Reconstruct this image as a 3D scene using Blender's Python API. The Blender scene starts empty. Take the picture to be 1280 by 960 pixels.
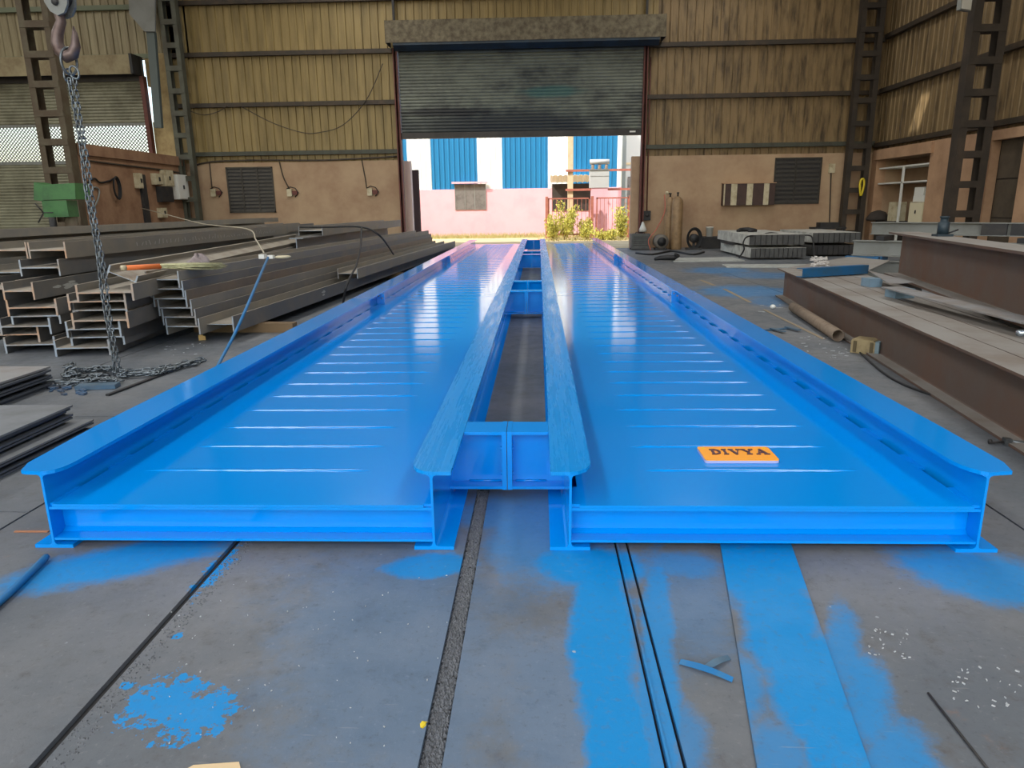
import bpy, bmesh, math, random
from mathutils import Vector, Matrix, Euler
random.seed(7)
S = bpy.context.scene
COL = S.collection
PI = math.pi

# ------------------------------------------------------------------ camera
CAMH = 1.2
F_PX = 881.9
def cam_axes(p, y, r):
    cp, sp, cy, sy, cr, sr = math.cos(p), math.sin(p), math.cos(y), math.sin(y), math.cos(r), math.sin(r)
    f = Vector((-sy*cp, cy*cp, -sp)); ri = Vector((cy, sy, 0)); dn = f.cross(ri)
    return cr*ri + sr*dn, -sr*ri + cr*dn, f
AX, AY, AZ = cam_axes(math.radians(14.129), math.radians(2.2615), math.radians(.77515))
CP = Vector((0, 0, CAMH))
cd = bpy.data.cameras.new('camera'); cam = bpy.data.objects.new('camera', cd); COL.objects.link(cam)
cd.sensor_fit = 'HORIZONTAL'; cd.sensor_width = 36.0; cd.lens = 36.0*F_PX/1280
cd.clip_start = .05; cd.clip_end = 300
R3 = Matrix((AX, -AY, -AZ)).transposed()
cam.matrix_world = Matrix.Translation(CP) @ R3.to_4x4()
S.camera = cam

# ------------------------------------------------------------------ light
S.view_settings.view_transform = 'Standard'; S.view_settings.look = 'None'
S.view_settings.gamma = 1; S.view_settings.use_curve_mapping = False
S.view_settings.exposure = 0.0
wd = bpy.data.worlds.new('sky'); S.world = wd; wd.use_nodes = True
wn = wd.node_tree.nodes; wl = wd.node_tree.links
sky = wn.new('ShaderNodeTexSky'); sky.sky_type = 'NISHITA'; sky.sun_disc = False
sky.sun_elevation = math.radians(52); sky.sun_rotation = math.radians(200)
sky.dust_density = 3.0; sky.air_density = 1.3; sky.ozone_density = 1.0
bg = wn['Background']; wl.new(sky.outputs[0], bg.inputs[0]); bg.inputs[1].default_value = 0.50
sd = bpy.data.lights.new('sun', 'SUN'); so = bpy.data.objects.new('sun', sd); COL.objects.link(so)
sd.energy = 6.5; sd.angle = math.radians(.6); sd.color = (1, .95, .86)
so.rotation_euler = Vector((.50, .38, -.80)).to_track_quat('-Z', 'Y').to_euler(); so.location = (-20, -20, 40)
def area(name, loc, sx, sy, power, col=(1, .98, .94), rot=(0, 0, 0)):
    d = bpy.data.lights.new(name, 'AREA'); d.shape = 'RECTANGLE'; d.size = sx; d.size_y = sy
    d.energy = power; d.color = col
    o = bpy.data.objects.new(name, d); COL.objects.link(o); o.location = loc; o.rotation_euler = rot
    return o
# unseen area lamps added below the roof, filling in overhead daylight
area('overhead_fill', (-5.0, 8, 9.2), 1.6, 24, 900)
area('overhead_fill', (4.6, 8, 9.2), 1.6, 24, 720)
area('overhead_fill', (-16.5, 8, 9.2), 3, 18, 1000)

# ------------------------------------------------------------------ pixel <-> world (photograph 1280 x 960)
def ray(x, y): return AX*(x-640) + AY*(y-480) + AZ*F_PX
def G(x, y, z=0.): d = ray(x, y); return CP + d*((z-CAMH)/d.z)
def W(x, y, Y): d = ray(x, y); return CP + d*(Y/d.y)
def X_(x, y, X): d = ray(x, y); return CP + d*(X/d.x)

# ------------------------------------------------------------------ materials
def lin(c):
    return tuple(((v/255)/12.92 if v/255 <= .04045 else (((v/255)+.055)/1.055)**2.4) for v in c) + (1,)
MATS = {}
def mat(name, rgb, rough=.6, metal=0., var=None, vscale=3., vamt=.5, bump=0., bscale=60., spec=.5, stretch=None, rvar=0., emis=None, coat=0.):
    """principled with optional second colour mixed by object-space noise, and fine bump"""
    if name in MATS: return MATS[name]
    m = bpy.data.materials.new(name); m.use_nodes = True; MATS[name] = m
    n = m.node_tree.nodes; l = m.node_tree.links; b = n['Principled BSDF']
    b.inputs['Base Color'].default_value = lin(rgb); b.inputs['Roughness'].default_value = rough
    b.inputs['Metallic'].default_value = metal; b.inputs['Specular IOR Level'].default_value = spec
    if coat: b.inputs['Coat Weight'].default_value = coat; b.inputs['Coat Roughness'].default_value = .06
    tc = n.new('ShaderNodeNewGeometry'); src = tc.outputs['Position']
    if stretch:
        mp = n.new('ShaderNodeMapping'); mp.inputs['Scale'].default_value = stretch
        l.new(src, mp.inputs['Vector']); src = mp.outputs[0]
    if var:
        no = n.new('ShaderNodeTexNoise'); no.inputs['Scale'].default_value = vscale; no.inputs['Detail'].default_value = 6
        no.inputs['Roughness'].default_value = .65; l.new(src, no.inputs['Vector'])
        mr = n.new('ShaderNodeMapRange'); mr.inputs['From Min'].default_value = .5-vamt*.5+.12; mr.inputs['From Max'].default_value = .5+.25
        mr.interpolation_type = 'SMOOTHSTEP'; l.new(no.outputs['Fac'], mr.inputs['Value'])
        mx = n.new('ShaderNodeMix'); mx.data_type = 'RGBA'
        mx.inputs['A'].default_value = lin(rgb); mx.inputs['B'].default_value = lin(var)
        l.new(mr.outputs[0], mx.inputs['Factor']); l.new(mx.outputs['Result'], b.inputs['Base Color'])
        if rvar:
            m2 = n.new('ShaderNodeMapRange'); m2.inputs['To Min'].default_value = rough; m2.inputs['To Max'].default_value = rough+rvar
            l.new(no.outputs['Fac'], m2.inputs['Value']); m2.inputs['From Min'].default_value = .35; m2.inputs['From Max'].default_value = .7
            l.new(m2.outputs[0], b.inputs['Roughness'])
    if bump:
        n2 = n.new('ShaderNodeTexNoise'); n2.inputs['Scale'].default_value = bscale; n2.inputs['Detail'].default_value = 4
        l.new(src, n2.inputs['Vector'])
        bp = n.new('ShaderNodeBump'); bp.inputs['Strength'].default_value = bump; bp.inputs['Distance'].default_value = .01
        l.new(n2.outputs['Fac'], bp.inputs['Height']); l.new(bp.outputs[0], b.inputs['Normal'])
    if emis: b.inputs['Emission Color'].default_value = lin(rgb); b.inputs['Emission Strength'].default_value = emis
    return m

BLUE = mat('blue_paint', (0, 139, 226), .11, bump=.03, bscale=5, spec=.5)
BLUEB = mat('blue_brushed', (0, 136, 215), .20, var=(6, 140, 217), vscale=5, vamt=.9, stretch=(10, .45, 1), rvar=.20)
STEEL = mat('mill_steel', (122, 120, 115), .5, .1, var=(146, 138, 124), vscale=2.2, vamt=.6, bump=.06, bscale=90, rvar=.15)
STEELD = mat('dark_steel', (96, 98, 100), .5, .1, var=(122, 116, 108), vscale=2.5, vamt=.6, bump=.06, bscale=90, rvar=.15)
ENDC = mat('cut_end', (142, 153, 162), .5, .1, var=(140, 122, 100), vscale=5, vamt=.4, bump=.05)
ENDR = mat('rusty_end', (186, 142, 104), .65, .0, var=(150, 148, 142), vscale=4, vamt=.7, bump=.05)
TOPLIT = mat('toplit_steel', (160, 152, 138), .6, .0, var=(128, 116, 100), vscale=3)  # lighter steel for upward faces, overhead light painted into the colour
STEELB = mat('brown_steel', (122, 108, 92), .55, .1, var=(104, 96, 88), vscale=2.2, vamt=.6, bump=.06, bscale=90)
BROWN = mat('brown_primer', (96, 82, 73), .55, .1, var=(108, 80, 64), vscale=1.6, vamt=.5, bump=.05, rvar=.2)
BROWNT = mat('brown_dusty', (142, 138, 132), .65, .0, var=(122, 112, 102), vscale=2, vamt=.5, bump=.05)
GREY = mat('grey_primer', (128, 130, 126), .55, .1, var=(112, 112, 106), vscale=2)
BLUEG = mat('blue_grey_steel', (70, 104, 128), .5, .2, var=(96, 106, 112), vscale=3)
BLUED = mat('dull_blue', (22, 92, 140), .5, .1, var=(50, 84, 104), vscale=4)
CLAD = mat('tan_sheet', (150, 130, 84), .5, .1, var=(112, 96, 58), vscale=1.4, vamt=.6, stretch=(3, 3, .35), bump=.04, bscale=30)
CLADD = mat('stained_sheet', (136, 114, 80), .55, .15, var=(62, 50, 34), vscale=2.2, vamt=.42, stretch=(3, 3, .5), bump=.04, bscale=30)
CLADL = mat('pale_sheet', (152, 142, 112), .5, .15, var=(112, 98, 70), vscale=1.4, vamt=.6, stretch=(3, 3, .35))
GIRT = mat('girt_steel', (58, 52, 45), .6, .2, var=(80, 66, 52), vscale=4)
GIRTG = mat('girt_green', (74, 78, 68), .6, .2, var=(62, 58, 50), vscale=4)
COLM = mat('column_brown', (80, 66, 50), .6, .2, var=(96, 90, 72), vscale=3)
COLD = mat('column_dark', (52, 46, 40), .6, .2, var=(70, 60, 50), vscale=3)
COLG = mat('column_green', (84, 86, 74), .6, .2, var=(66, 60, 50), vscale=3)
def stain(m, c, r, rgb, amt=.85, soft=.9):
    n = m.node_tree.nodes; l = m.node_tree.links; b = n['Principled BSDF']; old = b.inputs['Base Color'].links[0].from_socket
    g = n.new('ShaderNodeNewGeometry'); mp = n.new('ShaderNodeMapping'); mp.vector_type = 'TEXTURE'; mp.inputs['Location'].default_value = c; mp.inputs['Scale'].default_value = r
    l.new(g.outputs['Position'], mp.inputs['Vector']); ln = n.new('ShaderNodeVectorMath'); ln.operation = 'LENGTH'; l.new(mp.outputs[0], ln.inputs[0])
    no = n.new('ShaderNodeTexNoise'); no.inputs['Scale'].default_value = 2.4; no.inputs['Detail'].default_value = 5; l.new(g.outputs['Position'], no.inputs['Vector'])
    ad = n.new('ShaderNodeMath'); ad.operation = 'ADD'; l.new(ln.outputs['Value'], ad.inputs[0]); l.new(no.outputs['Fac'], ad.inputs[1])
    mr = n.new('ShaderNodeMapRange'); mr.interpolation_type = 'SMOOTHSTEP'; mr.inputs['From Min'].default_value = 1.5-soft/2; mr.inputs['From Max'].default_value = 1.5+soft/2; mr.inputs['To Min'].default_value = amt; mr.inputs['To Max'].default_value = 0
    l.new(ad.outputs[0], mr.inputs['Value']); mx = n.new('ShaderNodeMix'); mx.data_type = 'RGBA'; mx.inputs['B'].default_value = lin(rgb); l.new(old, mx.inputs['A']); l.new(mr.outputs[0], mx.inputs['Factor']); l.new(mx.outputs['Result'], b.inputs['Base Color'])
PLAST = mat('pink_plaster', (176, 150, 120), .8, var=(154, 124, 98), vscale=1.3, vamt=.6, bump=.12, bscale=25)
PLASTL = mat('peach_plaster', (182, 146, 114), .8, var=(154, 120, 92), vscale=1.6, vamt=.6, bump=.12, bscale=25)
PLASTB = mat('brick_red_plaster', (152, 118, 90), .85, var=(122, 88, 64), vscale=2, vamt=.6, bump=.2, bscale=18)
SHUT = mat('shutter_slat', (112, 116, 104), .5, .2, var=(58, 60, 58), vscale=1.1, vamt=.55, stretch=(1, 1, 1.6))
stain(SHUT, (-1.2, 20.5, 3.35), (2.9, 50, .42), (36, 40, 44)); stain(SHUT, (-2.6, 20.5, 3.72), (1.5, 50, .10), (30, 30, 32)); stain(SHUT, (.35, 20.5, 4.20), (.75, 50, .14), (56, 100, 96), .7)
SHUTL = mat('shutter_slat_pale', (140, 138, 116), .5, .2, var=(96, 92, 74), vscale=1.2, vamt=.6)
SHUTD = mat('shutter_bar', (58, 54, 52), .5, .3, var=(40, 38, 38), vscale=2)
HOOD = mat('hood_mottled', (132, 122, 98), .7, .1, var=(78, 68, 52), vscale=7, vamt=.8, bump=.1)
HOODL = mat('hood_pale', (158, 146, 114), .7, .1, var=(118, 100, 74), vscale=2, vamt=.6)
RED = mat('red_oxide', (104, 54, 46), .6, .1, var=(80, 48, 42), vscale=4)
DARK = mat('dark_iron', (44, 44, 46), .6, .2, var=(62, 58, 54), vscale=5)
BLACK = mat('black_rubber', (26, 26, 28), .55)
WHITE = mat('white_paint', (222, 222, 214), .5)
CREAM = mat('cream_panel', (198, 188, 158), .55, var=(160, 144, 112), vscale=6, vamt=.5)
GREEN = mat('green_enamel', (62, 116, 62), .45, var=(48, 92, 52), vscale=5)
CHAIN = mat('chain_steel', (122, 130, 134), .38, .75, var=(78, 80, 82), vscale=20)
HOOK = mat('hook_iron', (112, 96, 90), .45, .5, var=(84, 66, 60), vscale=10)
SLAB = mat('pale_slab', (198, 198, 190), .75, var=(142, 140, 132), vscale=4, bump=.1)
SLABD = mat('dark_slab', (84, 84, 82), .8, var=(66, 66, 66), vscale=4, vamt=.7, bump=.1)
GAS = mat('gas_cylinder', (150, 122, 88), .5, .1, var=(120, 96, 68), vscale=5)
ORANGE = mat('orange_acrylic', (250, 162, 20), .35)
LILAC = mat('lilac_edge', (170, 176, 214), .4)
PLUM = mat('plum_letter', (74, 42, 60), .5)
ORP = mat('orange_handle', (236, 124, 62), .5)
BRIS = mat('broom_straw', (182, 180, 140), .8, var=(140, 138, 104), vscale=30)
RAG = mat('grey_rag', (150, 140, 138), .9, var=(118, 104, 104), vscale=14)
TAN = mat('tan_block', (166, 148, 108), .8, var=(118, 104, 76), vscale=9, bump=.15)
PLATE = mat('plate_top', (138, 138, 138), .6, .05, var=(124, 112, 102), vscale=2.5, rvar=.15)
PLATEG = mat('plate_top_grey', (122, 126, 130), .55, .1, var=(104, 106, 108), vscale=2.5, rvar=.15)
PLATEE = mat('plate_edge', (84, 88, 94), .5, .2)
YEL = mat('yellow_plastic', (214, 190, 40), .5)
OPINK = mat('outside_pink', (222, 170, 178), .8, var=(212, 160, 168), vscale=1.2, bump=.05)
OWHITE = mat('outside_white_sheet', (236, 240, 232), .5)
OBLUE = mat('outside_blue_sheet', (22, 112, 158), .5)
OGREY = mat('outside_grey', (176, 178, 176), .7)
CONC = mat('concrete_pole', (204, 184, 150), .8, var=(180, 160, 128), vscale=4)
RUST = mat('rust_red_bar', (156, 92, 76), .7, var=(176, 110, 92), vscale=6)
DIRT = mat('dry_dirt', (200, 176, 132), .95, var=(170, 146, 100), vscale=.9, bump=.3, bscale=8)
GRASS = mat('dry_grass', (156, 150, 96), .9, var=(190, 172, 116), vscale=6)
LEAFY = mat('yellow_leaf', (196, 184, 84), .8, var=(150, 158, 70), vscale=9)
DIM = mat('dim_interior', (48, 42, 38), .85, var=(66, 56, 48), vscale=3)
WINL = mat('window_louvre', (70, 66, 58), .6, .1, var=(50, 46, 40), vscale=5)
WINO = mat('outside_window', (112, 108, 104), .7, var=(84, 80, 76), vscale=5)
GRIT = mat('slag_grit', (108, 112, 116), .6, .3, var=(60, 62, 66), vscale=200)
CARD = mat('cardboard', (214, 190, 150), .8)
ROOF = mat('roof_sheet', (120, 112, 96), .6)
HOSEB = mat('blue_hose', (20, 104, 160), .5, var=(60, 110, 140), vscale=12)
ROPE = mat('pale_rope', (168, 160, 140), .8)
ROOFT = mat('brown_stripe', (70, 50, 44), .6, var=(54, 40, 36), vscale=5)

# ------------------------------------------------------------------ mesh helpers
class MB:
    def __init__(s): s.v = []; s.f = []; s.m = []; s.sm = []
    def add(s, vs, fs, mi=0, smooth=False):
        o = len(s.v); s.v += [tuple(v) for v in vs]
        for f in fs: s.f.append(tuple(i+o for i in f)); s.m.append(mi); s.sm.append(smooth)
        return s
    def box(s, x0, x1, y0, y1, z0, z1, mi=0, M=None):
        vs = [Vector(p) for p in ((x0,y0,z0),(x1,y0,z0),(x1,y1,z0),(x0,y1,z0),(x0,y0,z1),(x1,y0,z1),(x1,y1,z1),(x0,y1,z1))]
        if M is not None: vs = [M @ v for v in vs]
        return s.add(vs, ((0,3,2,1),(4,5,6,7),(0,1,5,4),(1,2,6,5),(2,3,7,6),(3,0,4,7)), mi)
    def prism(s, poly, a0, a1, axis='z', mi=0, cap=None, M=None, smooth=False):
        """extrude 2D polygon along an axis: z:(x,y) y:(x,z) x:(y,z)"""
        n = len(poly)
        def P(p, a):
            q = {'z': (p[0], p[1], a), 'y': (p[0], a, p[1]), 'x': (a, p[0], p[1])}[axis]
            q = Vector(q); return M @ q if M is not None else q
        vs = [P(p, a0) for p in poly] + [P(p, a1) for p in poly]
        cap = mi if cap is None else cap
        fl = axis == 'y'
        def o(f): return tuple(reversed(f)) if fl else f
        s.add(vs, [o((i, (i+1) % n, n+(i+1) % n, n+i)) for i in range(n)], mi, smooth)
        k = len(s.v)-2*n
        s.f.append(tuple(i+k for i in o(tuple(reversed(range(n)))))); s.m.append(cap); s.sm.append(False)
        s.f.append(tuple(i+k+n for i in o(tuple(range(n))))); s.m.append(cap); s.sm.append(False)
        return s
    def tube(s, pts, r, n=8, mi=0, close=False):
        pts = [Vector(p) for p in pts]; k = len(pts)
        rs = r if isinstance(r, (list, tuple)) else [r]*k
        vs = []; up = Vector((0, 0, 1)); pu = None
        for i, p in enumerate(pts):
            if close: t = pts[(i+1) % k]-pts[i-1]
            else: t = pts[min(i+1, k-1)]-pts[max(i-1, 0)]
            t = t.normalized() if t.length > 1e-9 else Vector((0, 0, 1))
            if pu is None:
                a = up if abs(t.z) < .9 else Vector((1, 0, 0)); pu = t.cross(a).normalized()
            pu = (pu - t*pu.dot(t))
            pu = pu.normalized() if pu.length > 1e-6 else t.orthogonal().normalized()
            w = t.cross(pu)
            for j in range(n):
                a = 2*PI*j/n; vs.append(p + (pu*math.cos(a)+w*math.sin(a))*rs[i])
        fs = []
        for i in range(k if close else k-1):
            i2 = (i+1) % k
            for j in range(n): fs.append((i*n+j, i*n+(j+1) % n, i2*n+(j+1) % n, i2*n+j))
        if not close: fs += [tuple(reversed(range(n))), tuple(range((k-1)*n, k*n))]
        return s.add(vs, fs, mi, True)
    def lathe(s, prof, c=(0, 0, 0), n=16, mi=0, axis='z'):
        vs = []; c = Vector(c)
        for r, h in prof:
            for j in range(n):
                a = 2*PI*j/n; x, y = r*math.cos(a), r*math.sin(a)
                vs.append(c + Vector({'z': (x, y, h), 'y': (x, h, -y), 'x': (h, x, y)}[axis]))
        fs = []
        for i in range(len(prof)-1):
            for j in range(n): fs.append((i*n+j, i*n+(j+1) % n, (i+1)*n+(j+1) % n, (i+1)*n+j))
        fs += [tuple(reversed(range(n))), tuple(range((len(prof)-1)*n, len(prof)*n))]
        return s.add(vs, fs, mi, True)
    def mesh(s, name, mats):
        me = bpy.data.meshes.new(name); me.from_pydata(s.v, [], s.f)
        for m in (mats if isinstance(mats, (list, tuple)) else [mats]): me.materials.append(m)
        me.polygons.foreach_set('material_index', s.m); me.polygons.foreach_set('use_smooth', s.sm)
        me.update(); return me
    def build(s, name, mats, parent=None, loc=None, rot=None):
        o = bpy.data.objects.new(name, s.mesh(name, mats)); COL.objects.link(o)
        if parent: o.parent = parent
        if loc is not None: o.location = loc
        if rot is not None: o.rotation_euler = rot
        return o
def inst(name, me, parent=None, loc=(0, 0, 0), rot=(0, 0, 0), sc=None):
    o = bpy.data.objects.new(name, me); COL.objects.link(o); o.location = loc; o.rotation_euler = rot
    if sc: o.scale = sc
    if parent: o.parent = parent
    return o
def tag(o, label, cat, group=None, kind=None):
    o['label'] = label; o['category'] = cat
    if group: o['group'] = group
    if kind: o['kind'] = kind
    return o
def empty(name, label, cat, loc=(0, 0, 0), rz=0, group=None):
    o = bpy.data.objects.new(name, None); COL.objects.link(o); o.location = loc; o.rotation_euler = (0, 0, rz)
    return tag(o, label, cat, group)
def struct(o): o['kind'] = 'structure'; return o
def arc(cx, cy, r, a0, a1, n): return [(cx+r*math.cos(a0+(a1-a0)*i/n), cy+r*math.sin(a0+(a1-a0)*i/n)) for i in range(n+1)]
def catenary(a, b, sag, n=14):
    a = Vector(a); b = Vector(b)
    return [a.lerp(b, i/n) - Vector((0, 0, sag*4*(i/n)*(1-i/n))) for i in range(n+1)]

def iprof(h, b, tf, tw, r=.0, side=False, base=True):
    """I section, web vertical, resting on v=0 (or lying on its side: web horizontal)"""
    H, B = h/2, b/2
    q = [(-B, -H), (B, -H), (B, -H+tf)]
    def fil(cx, cy, a0): return arc(cx, cy, r, a0, a0-PI/2, 3) if r else [(cx, cy)]
    q += fil(tw/2+r, -H+tf+r, -PI/2) if r else [(tw/2, -H+tf)]
    q += fil(tw/2+r, H-tf-r, PI) if r else [(tw/2, H-tf)]
    q += [(B, H-tf), (B, H), (-B, H), (-B, H-tf)]
    q += fil(-tw/2-r, H-tf-r, PI/2) if r else [(-tw/2, H-tf)]
    q += fil(-tw/2-r, -H+tf+r, 0) if r else [(-tw/2, -H+tf)]
    q += [(-B, -H+tf)]
    if side: q = [(-v, u) for u, v in q]; off = B
    else: off = H
    return [(u, v+off) for u, v in q] if base else q
def ibeam(label, P, yaw, L, h, b, mats, side=True, tf=None, tw=None, roll=0., group=None, pitch=0., name='steel_beam', cat='steel beam'):
    tf = tf or max(.008, h*.035); tw = tw or max(.006, h*.022)
    o = MB().prism(iprof(h, b, tf, tw, .01 if h > .2 else 0, side), 0, L, 'y', 0, 1).build(name, mats, None, P, (pitch, roll, yaw))
    if len(mats) > 2:                        # third material on upward faces: painted-in overhead light, dusty grey on brown beams
        for p in o.data.polygons:
            if p.normal.z > .9: p.material_index = 2
    return tag(o, label, cat, group)

def corr(u0, u1, pitch, depth, rib=.045, slope=.02):
    """trapezoid sheet profile: list of (u, d); ribs stand proud"""
    pts = [(u0, 0)]; u = u0+pitch/2
    while u < u1-rib:
        pts += [(u-rib/2-slope, 0), (u-rib/2, depth), (u+rib/2, depth), (u+rib/2+slope, 0)]; u += pitch
    pts.append((u1, 0)); return pts
def sheet_mesh(name, w, z0, z1, pitch, depth, m, th=.004, rib=.045, slope=.02):
    """corrugated sheet in the x-z plane, ribs to -y"""
    p = corr(0, w, pitch, depth, rib, slope)
    poly = [(u, -d) for u, d in p] + [(u, -d+th) for u, d in reversed(p)]
    return MB().prism(poly, z0, z1, 'z').mesh(name, m)

# ================================================================== STRUCTURE
YW = 20.6          # back wall plane
XL, XR = -10.0, 9.15

# ---- floor material: worn steel plates with overspray
def floor_mat(mname='floor_plate_steel', own=None):
    m = bpy.data.materials.new(mname); m.use_nodes = True
    n = m.node_tree.nodes; l = m.node_tree.links; b = n['Principled BSDF']
    geo = n.new('ShaderNodeNewGeometry'); pos = geo.outputs['Position']
    def noise(sc, det=5, ro=.6, vec=pos):
        t = n.new('ShaderNodeTexNoise'); t.inputs['Scale'].default_value = sc; t.inputs['Detail'].default_value = det
        t.inputs['Roughness'].default_value = ro; l.new(vec, t.inputs['Vector']); return t.outputs['Fac']
    def mr(v, a, bb, c=0., d=1.):
        t = n.new('ShaderNodeMapRange'); t.interpolation_type = 'SMOOTHSTEP'
        t.inputs['From Min'].default_value = a; t.inputs['From Max'].default_value = bb
        t.inputs['To Min'].default_value = c; t.inputs['To Max'].default_value = d; l.new(v, t.inputs['Value']); return t.outputs[0]
    def mth(op, a, bb=None):
        t = n.new('ShaderNodeMath'); t.operation = op
        for i, v in enumerate((a, bb)):
            if v is None: continue
            if isinstance(v, (int, float)): t.inputs[i].default_value = v
            else: l.new(v, t.inputs[i])
        return t.outputs[0]
    def mix(f, a, bb):
        t = n.new('ShaderNodeMix'); t.data_type = 'RGBA'; l.new(f, t.inputs['Factor'])
        for k, v in (('A', a), ('B', bb)):
            if isinstance(v, tuple): t.inputs[k].default_value = v
            else: l.new(v, t.inputs[k])
        return t.outputs['Result']
    big = noise(1.1, 6, .62); mid = noise(7, 6, .7); fine = noise(45, 4, .7); tiny = noise(160, 2, .6)
    c = mix(mr(big, .32, .68), lin((92, 98, 104)), lin((116, 118, 120)))
    c = mix(mr(mid, .50, .78, 0, .55), c, lin((90, 86, 82)))
    c = mix(mr(mid, .26, .40, .45, 0), c, lin((66, 68, 72)))
    c = mix(mr(fine, .56, .78, 0, .5), c, lin((134, 136, 138)))
    c = mix(mr(fine, .24, .44, .55, 0), c, lin((62, 64, 68)))
    c = mix(mr(noise(14, 6, .8), .55, .75, 0, .4), c, lin((74, 70, 68)))
    # rust freckles
    rs = noise(3.2, 5, .75); c = mix(mth('MULTIPLY', mr(rs, .60, .74, 0, .5), mr(fine, .4, .6)), c, lin((128, 96, 76)))
    # overspray masks
    wob = noise(5, 6, .7); wob2 = noise(24, 5, .75)
    ells = [  # px centre, px half sizes, rotation, softness, noise, strength
        ((150, 702), (135, 20), 0, .7, .6, .95), ((536, 706), (58, 16), 0, .5, .5, .9),
        ((690, 662), (80, 60), 0, .7, .5, .55), ((735, 706), (72, 26), 0, .6, .4, 1),
        ((752, 790), (42, 105), 0, .45, .4, 1), ((772, 930), (42, 95), 0, .45, .4, 1),
        ((822, 850), (24, 190), 0, .7, .8, .85), ((700, 880), (80, 110), 0, 1., .8, .20), ((850, 935), (34, 50), 0, .9, .9, .6),
        ((1240, 722), (105, 30), 0, .7, .6, .85), ((500, 800), (150, 190), 0, 1., .9, .18),
        ((1084, 880), (30, 60), 0, .9, 1., .85), ((1120, 950), (40, 50), 0, .9, 1., .8), ((1052, 805), (20, 50), 0, .9, 1., .8), ((870, 760), (50, 60), 0, 1., .9, .25), ((850, 705), (50, 16), 0, .9, .8, .6),
        ((930, 364), (60, 7), 0, .8, .7, .55), ((900, 338), (40, 4), 0, .8, .8, .5), ((950, 344), (50, 4), 0, .8, .8, .4), ((960, 376), (22, 7), 0, .8, .7, .4), ((620, 640), (60, 22), 0, .8, .6, .5),
    ] if own is None else own
    acc = None
    for (cx, cy), (rx, ry), rot, soft, na, st in ells:
        c0 = G(cx, cy); ex = (G(cx+rx, cy)-c0).length; ey = ((G(cx, cy-ry)-c0).length+(G(cx, cy+ry)-c0).length)/2
        up = G(cx, cy-ry)-c0; ang = math.atan2(up.y, up.x)-PI/2
        mp = n.new('ShaderNodeMapping'); mp.vector_type = 'TEXTURE'
        mp.inputs['Location'].default_value = (c0.x, c0.y, 0); mp.inputs['Rotation'].default_value = (0, 0, ang)
        mp.inputs['Scale'].default_value = (ex, ey, 50); l.new(pos, mp.inputs['Vector'])
        ln = n.new('ShaderNodeVectorMath'); ln.operation = 'LENGTH'; l.new(mp.outputs[0], ln.inputs[0])
        d = mth('ADD', ln.outputs['Value'], mth('MULTIPLY', mth('SUBTRACT', wob, .5), na*2.2))
        d = mth('ADD', d, mth('MULTIPLY', mth('SUBTRACT', wob2, .5), na*.9))
        k = mr(d, 1-soft*.5, 1+soft*.5, st, 0)
        acc = k if acc is None else mth('MAXIMUM', acc, k)
    # spill: crisp edged patches
    for (cx, cy), (rx, ry) in () if own else (((205, 876), (42, 26)), ((246, 892), (40, 26)), ((160, 857), (10, 4)), ((222, 795), (6, 4)), ((228, 845), (5, 4)), ((272, 912), (8, 5)), ((270, 712), (12, 22))):
        c0 = G(cx, cy); ex = (G(cx+rx, cy)-c0).length; ey = (G(cx, cy-ry)-c0).length
        mp = n.new('ShaderNodeMapping'); mp.vector_type = 'TEXTURE'
        mp.inputs['Location'].default_value = (c0.x, c0.y, 0); mp.inputs['Scale'].default_value = (ex, ey, 50); l.new(pos, mp.inputs['Vector'])
        ln = n.new('ShaderNodeVectorMath'); ln.operation = 'LENGTH'; l.new(mp.outputs[0], ln.inputs[0])
        d = mth('ADD', ln.outputs['Value'], mth('MULTIPLY', mth('SUBTRACT', wob2, .5), 4.2))
        acc = mth('MAXIMUM', acc, mr(d, .92, 1.05, 1, 0))
    acc = mth('MULTIPLY', acc, mr(fine, .25, .5, .7, 1))
    c = mix(acc, c, lin((0, 130, 196)))
    # white chips and scratches
    vo = n.new('ShaderNodeTexVoronoi'); vo.inputs['Scale'].default_value = 9; l.new(pos, vo.inputs['Vector'])
    chip = mth('MULTIPLY', mr(mth('ADD', vo.outputs['Distance'], mth('MULTIPLY', fine, .16)), .10, .13, 1, 0), mr(noise(2.3, 2), .5, .58))
    c = mix(mth('MULTIPLY', chip, .8), c, lin((176, 180, 182)))
    mp = n.new('ShaderNodeMapping'); mp.inputs['Scale'].default_value = (3, 40, 1); mp.inputs['Rotation'].default_value = (0, 0, .7); l.new(pos, mp.inputs['Vector'])
    sc = noise(2.2, 3, .5, mp.outputs[0]); c = mix(mth('MULTIPLY', mr(sc, .68, .74), .25), c, lin((150, 152, 152)))
    l.new(c, b.inputs['Base Color'])
    l.new(mr(mid, .3, .7, .42, .62), b.inputs['Roughness']); b.inputs['Specular IOR Level'].default_value = .35
    bp = n.new('ShaderNodeBump'); bp.inputs['Strength'].default_value = .25; bp.inputs['Distance'].default_value = .004
    l.new(mth('ADD', mth('MULTIPLY', mid, 1.0), mth('ADD', mth('MULTIPLY', fine, .5), mth('MULTIPLY', tiny, .2))), bp.inputs['Height']); l.new(bp.outputs[0], b.inputs['Normal'])
    return m
FLOORM = floor_mat()
STRIPM = floor_mat('oversprayed_strip', [((950, 705), (75, 50), 0, .5, .4, 1), ((975, 775), (46, 66), 0, .5, .4, 1), ((1012, 855), (50, 76), 0, .5, .4, 1), ((1050, 940), (46, 70), 0, .5, .4, 1), ((930, 870), (26, 50), 0, .9, .8, .75), ((975, 940), (40, 46), 0, .9, .8, .7)])
floor = struct(MB().box(-24, 9.4, -8, 21, -.22, -.014).build('floor', mat('floor_dirt', (46, 46, 47), .9, var=(34, 34, 36), vscale=4)))
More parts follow.
